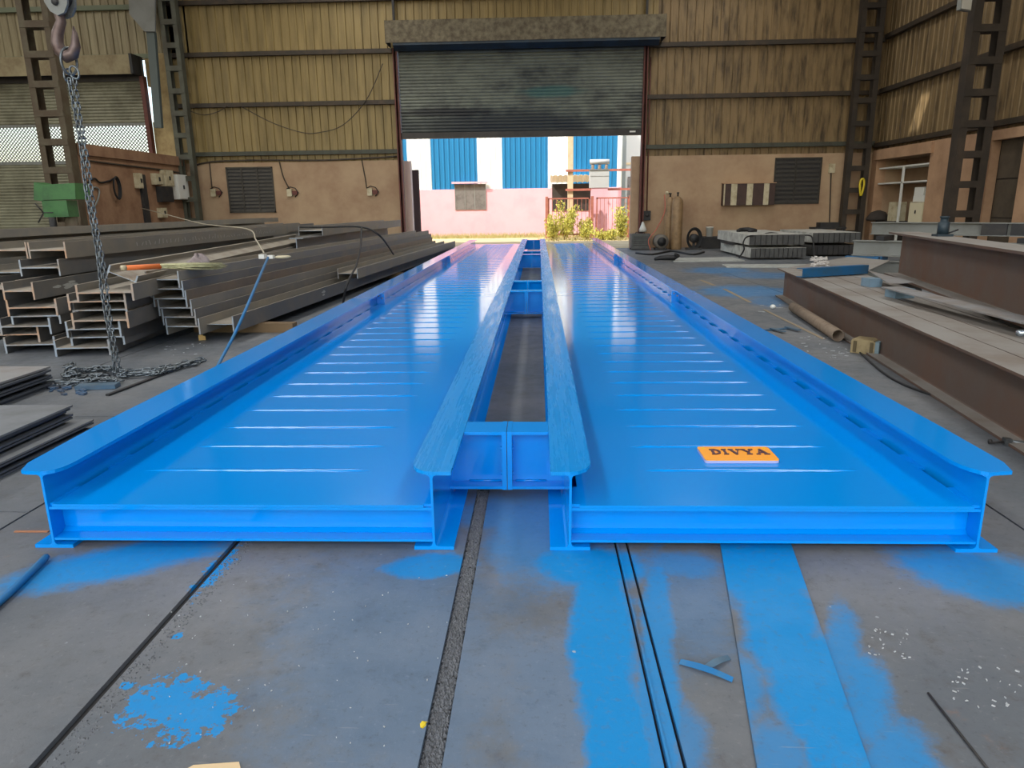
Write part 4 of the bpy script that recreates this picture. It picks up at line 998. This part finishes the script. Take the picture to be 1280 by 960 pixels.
# ---- slab stacks, right back
def ribslab(label, x0, x1, y0, y1, z0, z1, nr, m, md, skew=0):
    t = empty('ribbed_slab', label, 'slab', (x0, y0, z0), skew, 'stacked ribbed slabs')
    w, d, h = x1-x0, y1-y0, z1-z0
    MB().box(0, w, .03, d, 0, h).build('body', m, t)
    MB().box(.002, w-.002, .0255, .0298, .002, h-.002).build('front_recess', DARK, t)
    me = MB().box(0, w/nr*.84, 0, .025, .004, h-.004).mesh('rib', md)
    for i in range(nr): inst('rib', me, t, (w/nr*(i+.07), R.uniform(-.006, .004), 0))
    return t
sk = math.radians(-1)
ribslab('lower ribbed slab of the nearer stack by the back wall', 4.62, 5.80, 15.75, 18.6, .04, .25, 12, SLAB, SLABD, sk)
ribslab('upper ribbed slab of the nearer stack by the back wall', 4.60, 5.78, 15.85, 18.9, .31, .53, 10, SLAB, SLABD, sk)
ribslab('lower ribbed slab of the farther stack at the right', 6.20, 7.25, 16.5, 18.9, .04, .25, 9, SLABD, DARK, sk)
ribslab('upper ribbed slab of the farther stack at the right', 6.20, 7.25, 16.5, 18.9, .31, .53, 9, SLAB, SLABD, sk)
for x, y, z0, z1, lab in ((5.1, 16.3, .0005, .04, 'bearer under the nearer slab stack'), (5.05, 17.6, .2505, .3095, 'packing bar between the nearer slabs'), (6.7, 17.1, .0005, .04, 'bearer under the farther slab stack'), (6.65, 17.6, .2505, .3095, 'packing bar between the farther slabs')):
    o = MB().box(-.5, .5, -.4, .6, z0, z1).build('packing_bar', DARK, None, (x, y, 0), (0, 0, sk)); tag(o, lab, 'block')
cable('black cable looping over the nearer slab stack', [W(1018, 322, 15.4), W(1016, 300, 15.6), W(1010, 294, 15.9), W(990, 296, 16.1), W(965, 291, 16.6), W(950, 294, 16.2), W(934, 296, 15.5), W(929, 304, 15.4), W(930, 312, 15.4), W(924, 322, 15.6)], .016, BLACK)
p = W(925, 287, 17.6); o = MB().tube([(0, 0, .02), (.08, .1, .04), (.28, .12, .05), (.42, 0, .03), (.4, -.12, .02), (.2, -.2, .02)], [.04, .05, .05, .04, .03, .03], 8).build('hose_bundle', BLACK, None, (p.x-.05, 17.6, .535)); tag(o, 'dark bundled hose lying on the nearer slab stack', 'hose')

# ---- back-wall gear right of the door
def gascyl(label, x, y, hh, r):
    t = empty('gas_cylinder', label, 'gas cylinder', (x, y, 0))
    MB().lathe([(r*.95, .0), (r, .03), (r, hh*.86), (r*.92, hh*.90), (r*.72, hh*.94), (r*.45, hh*.965), (r*.30, hh*.98)], (0, 0, 0), 20).build('body', GAS, t)
    MB().lathe([(.022, hh*.981), (.022, hh+.04), (.035, hh+.045), (.035, hh+.08)], (0, 0, 0), 10).build('valve', DARK, t)
    return t
g1 = gascyl('taller front gas cylinder beside the back wall', 3.74, 19.72, 1.43, .15)
g2 = gascyl('rear gas cylinder with a regulator half hidden by the front one', 3.60, 20.06, 1.42, .135)
MB().lathe([(.045, -.02), (.045, .02)], (-.10, -.05, 1.50), 12, 0, 'y').build('gauge', CREAM, g2); MB().tube([(0, 0, 1.47), (-.1, -.03, 1.5)], .018, 8).build('regulator', DARK, g2)
cable('thin red gas hose slanting down from the regulator', [(3.42, 19.95, 1.45), (3.38, 19.6, 1.0), (3.15, 19.45, .55), (2.95, 19.4, .28), (3.0, 19.3, .02)], .013, mat('red_hose', (176, 96, 76), .6), 'hose', 'hose')
t = empty('welding_set', 'grey welding set with a vented front beside the right door post', 'welder', (2.78, 19.85, 0))
MB().box(-.25, .25, -.2, .25, .04, .43).build('case', mat('welder_grey', (84, 86, 84), .6, var=(64, 66, 66), vscale=8), t)
for k in range(5): MB().box(-.2, .2, -.205, -.2005, .12+k*.055, .14+k*.055).build('vent_slat', DARK, t)
MB().tube([(-.12, 0, .43), (-.12, 0, .47), (.12, 0, .47), (.12, 0, .43)], .012, 6).build('handle', DARK, t)
MB().box(-.25, .25, -.2, -.1, 0, .04).box(-.25, .25, .15, .25, 0, .04).build('feet', DARK, t)
o = MB().lathe([(.10, 0), (.11, .05), (.07, .14), (.03, .24), (.01, .27)], (0, 0, 0), 7).build('cloth_bundle', mat('white_cloth', (196, 196, 190), .9)); o.location = (2.85, 19.85, .482); tag(o, 'white cloth bundle on top of the welding set', 'cloth')
t = empty('wire_feeder', 'round dark motor unit between welding set and gas cylinders', 'motor', (3.30, 19.6, 0))
MB().lathe([(.10, -.2), (.19, -.17), (.19, .15), (.12, .2)], (0, 0, .23), 18, 0, 'y').build('drum', mat('motor_grey', (104, 98, 90), .6), t); MB().lathe([(.12, -.225), (.12, -.205)], (0, 0, .23), 16, 0, 'y').build('fan_guard', BLACK, t); MB().box(-.15, .15, -.15, .15, 0, .06).build('foot', DARK, t)
t = empty('hose_reel', 'dark coiled hose reel right of the gas cylinders', 'hose reel', (4.20, 19.62, 0))
for k in range(4): MB().tube([((.2-.018*k)*math.cos(a), -.06+.03*k, .30+(.28-.018*k)*math.sin(a)) for a in [2*PI*i/22 for i in range(22)]], .016, 6, close=True).build('hose_coil', BLACK, t)
MB().lathe([(.12, -.08), (.12, .08)], (0, 0, .3), 14, 0, 'y').build('hub', DARK, t); MB().box(-.2, .2, -.1, .1, 0, .05).build('base', DARK, t); MB().box(-.03, .03, -.03, .03, .05, .2).build('stand', DARK, t)
t = empty('paint_bucket', 'white bucket standing on the dark bench box by the back wall', 'bucket', (4.72, 20.1, .3205))
MB().lathe([(.085, 0), (.10, .24), (.105, .24), (.105, .26), (.092, .26)], (0, 0, 0), 16).build('body', WHITE, t); MB().tube([(.1*math.cos(a), 0, .25+.05*math.sin(a)) for a in [PI*i/8 for i in range(9)]], .004, 5).build('handle', DARK, t)
o = MB().box(-.62, .62, -.25, .25, 0, .32).box(-.64, .64, -.27, -.25, .26, .30).build('tool_chest', DARK, None, (5.05, 20.1, 0)); tag(o, 'low dark tool chest along the back wall behind the slab stack', 'chest')
R = random.Random(31); mb = MB()
for i in range(14):
    s = R.uniform(.03, .09); mb.box(-s, s, -s*.6, s*.6, 0, s*R.uniform(.4, .9), 0, Matrix.Translation((R.uniform(4.95, 5.5), R.uniform(19.95, 20.25), .335)) @ Euler((0, R.uniform(-.2, .2), R.uniform(0, 3))).to_matrix().to_4x4())
tag(mb.build('odds_and_ends', mat('odds', (120, 92, 66), .8, var=(60, 54, 50), vscale=9)), 'jumble of small odds and ends on the low tool chest', 'clutter', kind='stuff')
cable('black cables lying on the floor in front of the gas cylinders', [G(795, 316, .02), G(815, 318, .02), G(840, 314, .02), G(865, 318, .02), G(880, 315, .02)], .025, BLACK)
p = G(831, 327); o = MB().tube([(-.22, 0, .03), (-.1, .05, .05), (.05, 0, .06), (.2, .04, .05), (.26, -.03, .10), (.2, -.1, .14)], [.03, .05, .06, .06, .05, .03], 8).build('cable_heap', BLACK, None, (p.x, p.y, .025)); tag(o, 'dark tangled cable heap on the floor beyond the right rail', 'cable')
for k, (q, sz, lab) in enumerate((((880, 325), (.75, .5), 'pale sheet lying flat on the floor near the back wall'), ((965, 333), (.9, .3), 'white plank lying before the slab stacks'))):
    p = G(*q); o = MB().box(-sz[0], sz[0], -sz[1], sz[1], 0, .02).build('pale_board', mat('pale_board', (176, 178, 172), .7, var=(140, 142, 138), vscale=4), None, (p.x, p.y, .0005), (0, 0, -.1*k)); tag(o, lab, 'board')
# striped cupboard on the wall
t = empty('striped_panel', 'brown and cream striped box panel hung on the back wall', 'panel', (5.11, 20.35, 1.145))
MB().box(0, 1.40, .01, .249, 0, .58).build('case', ROOFT, t)
for k, (x0, x1) in enumerate(((.0, .035), (.20, .36), (.63, .79), (1.09, 1.23))): MB().box(x0, x1, -.006, .0095, .004, .576).build('stripe', CREAM, t)
MB().box(-.02, 1.42, -.02, .249, .5805, .60).build('top_rail', PLASTL, t)
# sockets and conduits on the wall
def socket(label, x, z, Y=YW):
    t = empty('socket_box', label, 'socket', (x, Y, z), 0, 'sockets on the back wall')
    MB().box(-.12, .02, -.08, -.001, -.10, .10).build('box', CREAM, t); MB().box(.03, .17, -.07, -.001, -.06, .05).build('switch', RED, t)
    MB().tube([(-.14, -.04, .1), (-.02, -.05, .16), (.12, -.05, .12), (.2, -.04, .0), (.1, -.05, -.12)], .014, 6).build('loop_cable', BLACK, t)
socket('socket box on the back wall left of the louvred window', -9.22, 1.69); socket('socket box on the back wall right of the left window', -7.02, 1.66); socket('socket box on the back wall nearest the shutter door', -4.72, 1.65)
t = empty('socket_box', 'black socket box on the wall just right of the shutter post', 'socket', (3.05, YW, .93))
MB().box(-.1, .1, -.12, -.001, -.16, .10).build('box', BLACK, t); MB().lathe([(.05, 0), (.05, .03)], (0, -.15, -.02), 10, 0, 'y').build('plug', DARK, t)
MB().tube([(.0, -.03, .1), (-.03, -.03, 4.1)], .016, 6).build('conduit', RED, t)
def wallwire(label, pts, r=.016, m=GIRT): return cable(label, [(x, YW-.02, z) for x, z in pts], r, m, 'wire', 'wire')
wallwire('cable run along the top of the left masonry wall', [(-9.75, 1.0), (-9.72, 2.2), (-9.5, 2.50), (-8, 2.56), (-6, 2.53), (-3.95, 2.60)], .025)
wallwire('wire dropping to the socket left of the window', [(-9.30, 2.52), (-9.31, 1.80)])
wallwire('wire dropping to the socket right of the left window', [(-7.30, 2.54), (-7.22, 2.1), (-7.08, 1.77)])
wallwire('wire dropping to the socket nearest the shutter', [(-4.95, 2.52), (-4.88, 2.0), (-4.86, 1.76)])
for lab, pts in (('long drooping wire on the cladding left of the shutter', [(-8.25, 4.0), (-7.4, 3.55), (-6.6, 3.28), (-6.1, 3.26), (-5.4, 3.45), (-4.7, 4.1), (-4.2, 5.0)]), ('short drooping wire on the cladding by the left corner', [(-9.7, 3.9), (-9.3, 3.78), (-8.9, 3.85), (-8.6, 4.0)])):
    cable(lab, [(x, YW-.07, z) for x, z in pts], .012, GIRT, 'wire', 'wire')
wallwire('thin conduit on the wall right of the dark window', [(8.05, 2.2), (8.10, 1.4), (8.15, .6)])
o = MB().box(-.08, .08, -.06, 0, -.12, .12).build('switch_box', CREAM, None, (8.07, YW-.001, 2.1)); tag(o, 'small pale switch box right of the dark window', 'switch')
# bench behind slabs
t = empty('work_bench', 'small dark bench before the right corner of the back wall', 'bench', (7.8, 19.8, 0))
MB().box(-.4, .4, -.25, .25, .50, .55).build('top', DARK, t)
for sx in (-.35, .35):
    for sy in (-.2, .2): MB().box(sx-.03, sx+.03, sy-.03, sy+.03, 0, .4995).build('leg', DARK, t)
o = MB().box(-.25, .25, -.15, .15, 0, .12).build('vice_box', DARK, None, (7.8, 19.8, .5505)); tag(o, 'flat dark box on the small bench', 'box')
# niche contents
t = empty('shelf_unit', 'white framed shelf unit inside the niche of the right wall', 'shelf', (XR+.05, 17.65, 0))
for z in (1.645, 2.04): MB().box(.02, .7, .02, 2.62, z, z+.035).build('shelf', WHITE, t)
MB().box(.02, .06, 1.30, 1.36, 0, 2.04).build('divider_post', WHITE, t); MB().box(.64, .68, .02, 1.3, 0, 2.03).build('back_panel', mat('grey_green_sheet', (140, 140, 122), .6, var=(112, 112, 98), vscale=3), t)
t = empty('white_cabinet', 'cream cabinet standing in the niche below the shelves', 'cabinet', (XR+.30, 18.15, 0))
MB().box(-.2, .3, -.33, .33, 0, 1.18).build('body', CREAM, t); MB().box(-.215, -.2005, -.31, .31, .06, 1.15).build('door', mat('cream_door', (222, 212, 180), .5), t); MB().box(-.23, -.216, -.02, .02, .9, .98).build('handle', DARK, t)
for k, (y, z, w, lab) in enumerate(((18.2, 1.1805, .26, 'white box lying on the cream cabinet'), (18.22, 1.3265, .22, 'smaller white box on the upper stack of the cabinet'))):
    o = MB().box(-.15, .15, -w, w, 0, .145 if k == 0 else .2).build('carton', WHITE, None, (XR+.3, y, z)); tag(o, lab, 'box')
o = MB().box(-.15, .15, -.16, .16, 0, .48).build('meter_case', CREAM, None, (XR+.2, 19.3, .70)); tag(o, 'pale meter case left of the niche divider', 'case')
o = MB().box(-.3, .3, -.5, .5, 0, .699).build('crate', DIM, None, (XR+.35, 19.62, 0)); tag(o, 'dim crate on the niche floor under the meter case', 'crate')
o = MB().lathe([(.28, 0), (.3, .05), (.18, .22), (.03, .27)], (0, 0, 0), 14).build('umbrella_cover', DIM, None, (XR+.05, 20.0, .70)); tag(o, 'dark dome shaped cover on the crate in the niche', 'cover')
# floodlight
p = W(1205, 5, 14.8)
t = empty('flood_light', 'white floodlight fixed to the right wall column at the top', 'lamp', (p.x, 14.80, p.z), .5)
MB().box(-.16, .16, -.05, .03, -.12, .10).build('case', GREY, t); MB().box(-.14, .14, -.056, -.0505, -.10, .08).build('glass', WHITE, t)
MB().box(-.04, .2, .03, .075, -.03, .03).build('bracket', DARK, t)
o = MB().tube([(.05*math.cos(a)*(1+.5*math.sin(a)), 0, .22*math.sin(a)) for a in [2*PI*i/18 for i in range(18)]], .03, 6, close=True).build('rope_coil', YEL, None, (8.72, 20.08, 1.58)); tag(o, 'yellow rope coil hanging on the right corner column', 'rope')

# ---- left wall gear
t = empty('radial_drill', 'green drilling machine head standing in front of the left column', 'machine', (-8.77, 13.0, 0))
def dp(*q): p = W(*q, 13.0); return (p.x+8.77, p.z)
pb = [dp(*q) for q in ((57, 250), (98, 249), (97, 229), (57, 231))]
MB().prism(pb, -.08, .35, 'y').build('gearbox', GREEN, t)
pb = [dp(*q) for q in ((45, 250), (57, 252), (57, 231), (45, 228))]
MB().prism(pb, -.06, .30, 'y').build('motor_housing', GREEN, t)
MB().box(-.26, .20, -.06, .25, 1.12, 1.415).build('feed_head', GREEN, t)
MB().lathe([(.06, .75), (.06, 1.1195)], (-.12, -.05, 0), 12).build('spindle', DARK, t)
MB().lathe([(.11, 0), (.11, 1.1195)], (.12, .12, 0), 14).build('pillar', COLM, t)
for k in range(3): a_ = k*2.1; MB().tube([(-.15, -.22, 1.2), (-.15+.2*math.cos(a_), -.26, 1.2+.2*math.sin(a_))], .012, 6).build('feed_handle', DARK, t)
def wallbox(label, p, w, h, d=.12, m=CREAM, name='switch_box'):
    t = empty(name, label, 'electrical box', (XL+.001, p.y, p.z))
    MB().box(0, d, -w/2, w/2, -h/2, h/2).build('case', m, t); MB().box(d+.0005, d+.012, -w/2+.02, w/2-.02, -h/2+.02, h/2-.02).build('cover', m, t); MB().box(d+.0125, d+.03, -.03, .03, -.05, .05).build('switch', DARK, t)
    return t
q = X_(193, 224, XL); wallbox('small cream electrical box beside the dark pilaster on the left wall', q, .35, .28)
q = X_(206, 223, XL); wallbox('square cream electrical box in the middle of the left wall panel', q, .48, .42)
q = X_(222, 234, XL); wallbox('tall white electrical box nearest the left corner column', q, .60, .66, .16, WHITE)
q = X_(203, 243, XL); wallbox('black switchgear box under the cream boxes on the left wall', q, .62, .40, .14, DARK)
q = X_(170, 226, XL); wallbox('narrow pale switch left of the dark pilaster', q, .2, .36)
q = X_(200, 266, XL); wallbox('low pale socket under the switchgear on the left wall', q, .3, .25)
q = X_(142, 235, XL)
t = empty('cable_coil', 'black cable coil hanging on the left low wall', 'cable coil', (XL+.06, q.y, q.z))
for k in range(3): MB().tube([(.02*k, (.10+.02*k)*math.cos(a), (.22+.02*k)*math.sin(a)) for a in [2*PI*i/20 for i in range(20)]], .014, 6, close=True).build('loop', BLACK, t)
cable('black cable swagged along the left low wall', [X_(110, 228, XL+.03), X_(118, 223, XL+.03), X_(125, 228, XL+.03), X_(137, 226, XL+.03), X_(142, 223, XL+.03)], .02, BLACK)
cable('grey hose loop hanging on the left low wall below the cable', [X_(116, 262, XL+.03), X_(122, 250, XL+.03), X_(124, 238, XL+.03), X_(118, 234, XL+.03), X_(112, 240, XL+.03), X_(114, 252, XL+.03)], .02, GREY, 'hose', 'hose')
cable('thin conduit running under the coping of the left wall', [X_(104, 200, XL+.02), X_(150, 206, XL+.02), X_(200, 212, XL+.02), X_(225, 216, XL+.02)], .022, GIRT, 'conduit', 'conduit')

# ================================================================== OUTSIDE
og = struct(MB().box(-40, 40, 21.0, 70, -.2, -.02).build('ground', DIRT))
YF = 29.7
t = empty('factory_shed', 'sunlit shed outside with pink wall and blue and white striped cladding', 'building', (0, YF, 0))
fo = MB().box(-16, 3.36, 0, .25, -.1, 1.9).build('pink_wall', OPINK, t)
mB = None
spans = [(-9.2, -7.35, OBLUE), (-7.35, -6.2, OWHITE), (-6.2, -5.30, OBLUE), (-5.30, -4.33, OWHITE), (-4.33, -2.46, OBLUE), (-2.46, -1.456, OWHITE), (-1.456, .395, OBLUE), (.395, 1.40, OWHITE), (1.40, 3.17, OBLUE), (3.17, 3.36, OWHITE)]
for x0, x1, m in spans: inst('cladding_sheet', sheet_mesh('cladding_sheet', x1-x0, 1.9, 7.2, .205, .03, m, rib=.03, slope=.03), t, (x0, .06, 0))
MB().box(-9.2, 3.36, .07, 12, 7.2, 7.3).build('shed_roof', OGREY, t); MB().box(3.2, 3.36, .07, 12, -.1, 7.2).build('side_wall', OWHITE, t)
w1 = MB().box(-3.40, -2.13, -.03, -.001, 1.09, 2.10).build('window_panel', WINO, t); 
for x in (-3.40, -3.0, -2.6, -2.16): MB().box(x, x+.03, -.04, -.0305, 1.09, 2.10).build('mullion', GREY, w1)
MB().box(-3.5, -2.05, -.16, -.0, 2.12, 2.19).build('lintel', OPINK, t)
MB().box(.56, 2.16, -.03, -.001, 1.0, 2.06).build('window_panel', DIM, t)
aw = sheet_mesh('awning', 1.75, 0, .55, .2, .03, OWHITE); o = inst('awning', aw, t, (.48, -.06, 2.12), (-1.0, 0, 0)); o.rotation_euler = (math.radians(62), 0, 0)
# next building, further back
t = empty('grey_building', 'pale grey building partly seen beyond the striped shed', 'building', (6.5, 38, 0))
MB().box(-2.0, 6, 0, 6, -.1, 7).build('wall', OGREY, t); MB().box(-2.0, 6, -.05, -.001, 3.2, 3.3).build('ledge', CONC, t); MB().box(-1.2, .4, -.04, -.001, 3.6, 4.6).build('window_panel', WINO, t)
for k in range(3): MB().box(-1.9+1.0*k, -1.5+1.0*k, -.04, -.001, 1.0, 2.6).build('window_panel', WINO, t)
# pole with cross arms and transformer
t = empty('utility_pole', 'concrete utility pole with two rust red cross arms outside the door', 'pole', (1.22, 28.0, -.02))
MB().prism([(-.10, -.1), (.10, -.1), (.10, .1), (-.10, .1)], 0, 7, 'z').build('shaft', CONC, t)
for z in (1.80, 2.50): MB().box(-.18, 3.2, -.16, -.101, z-.04, z+.04).build('cross_arm', RUST, t)
MB().box(2.95, 3.1, -.1, .1, 0, 7).build('far_shaft', CONC, t)
t = empty('transformer', 'grey pole transformer with insulators on top', 'transformer', (2.28, 27.50, 1.83))
MB().box(-.36, .34, -.22, .28, 0, .62).build('tank', OGREY, t); MB().box(-.38, .36, -.24, .30, .62, .66).build('lid', GREY, t); MB().box(-.36, .34, -.225, -.2205, .40, .42).build('rib', GREY, t)
for k in range(3): MB().lathe([(.05, .66), (.07, .70), (.04, .74), (.07, .78), (.03, .84)], (-.25+k*.25, 0, 0), 10).build('insulator', mat('insulator', (150, 130, 112), .4), t)
MB().lathe([(.09, -.36), (.09, .36)], (0, 0, .93), 12, 0, 'x').build('conservator', OGREY, t)
MB().box(-.3, .3, -.2, .25, -1.84, -.0005).build('plinth', OPINK, t)
# iron gate
t = empty('iron_gate', 'rust red bar gate outside the right half of the door', 'gate', (.36, 27.0, -.02))
for x0, x1 in ((0, 1.55), (1.78, 2.98)):
    lf = MB().box(x0, x0+.05, -.02, .02, .05, 1.5).box(x1-.05, x1, -.02, .02, .05, 1.5).box(x0, x1, -.02, .02, 1.45, 1.5).box(x0, x1, -.02, .02, .15, .2).build('leaf_frame', RUST, t)
    n_ = int((x1-x0)/.15)
    bm_ = MB().box(-.008, .008, -.008, .008, .2, 1.45).mesh('bar', RUST)
    for k in range(1, n_): inst('bar', bm_, lf, (x0+(x1-x0)*k/n_, 0, 0))
for x in (-.05, 1.63, 3.02): MB().box(x-.05, x+.05, -.05, .05, 0, 1.55).build('gate_post', RUST, t)
# shrubs and grass
def shrub(label, x, y, h, w, n_, seed):
    R = random.Random(seed); t = empty('shrub', label, 'shrub', (x, y, -.02))
    mb = MB(); st_ = MB()
    for k in range(7):
        a_ = R.uniform(0, 6.28); tip = Vector((math.cos(a_)*w*R.uniform(.3, 1), math.sin(a_)*w*R.uniform(.3, 1), h*R.uniform(.6, 1)))
        st_.tube([(0, 0, 0), tip*.5+Vector((0, 0, h*.1)), tip], [.014, .01, .004], 4)
        for i in range(n_//4):
            f = R.uniform(.25, 1.05); c = tip*f+Vector((R.gauss(0, .09), R.gauss(0, .09), R.gauss(0, .08))); s = R.uniform(.03, .06); r_ = Euler((R.uniform(0, 6), R.uniform(0, 6), R.uniform(0, 6))).to_matrix()
            mb.add([c+r_ @ Vector(v) for v in ((-s, 0, 0), (0, -s*.5, .2*s), (s, 0, 0), (0, s*.5, .2*s))], ((0, 1, 2), (0, 2, 3)))
    st_.build('stems', mat('dry_stem', (150, 124, 84), .9), t); f = mb.build('leaves', LEAFY, t); f['kind'] = 'stuff'
    return t
shrub('tall yellowish shrub growing in front of the pole outside', .95, 26.4, 1.35, .5, 900, 1)
shrub('yellowish shrub to the left of the pole by the gate', .50, 26.3, .95, .35, 500, 2)
shrub('low yellowish shrub between gate leaves', 1.75, 26.3, .75, .4, 500, 3)
shrub('yellow green shrub near the right door jamb outside', 3.05, 26.2, 1.1, .35, 600, 4)
shrub('low weed clump at the right end outside', 2.4, 26.0, .35, .5, 400, 5)
R = random.Random(8); mb = MB()
for i in range(5200):
    x = R.uniform(-7, 4); y = R.choice((R.uniform(29.2, 29.5), R.uniform(28.0, 29.6), R.uniform(25.5, 27))) if x > 0 else R.uniform(28.6, 29.5)
    h = R.uniform(.05, .22)*(1 if y > 29 else .6); dx, dy = R.gauss(0, .05), R.gauss(0, .05)
    mb.add([(x-.012, y, -.02), (x+.012, y, -.02), (x+dx, y+dy, h)], ((0, 1, 2),))
tag(mb.build('dry_grass', GRASS), 'dry grass growing along the foot of the pink wall outside', 'grass', kind='stuff')
# pale pillar and dark gate leaf just outside the left jamb
o = MB().box(-3.86, -3.66, 21.0, 21.25, -.02, 2.5).build('gate_pillar', mat('pink_pillar', (214, 190, 180), .8), None); tag(o, 'pale pink pillar just outside the left door jamb', 'pillar')
o = MB().box(-3.86, -3.60, 22.0, 22.12, -.02, 2.3).build('gate_leaf_edge', mat('dark_gate', (70, 56, 62), .6), None); tag(o, 'dark folded gate leaf outside behind the pale pillar', 'gate')
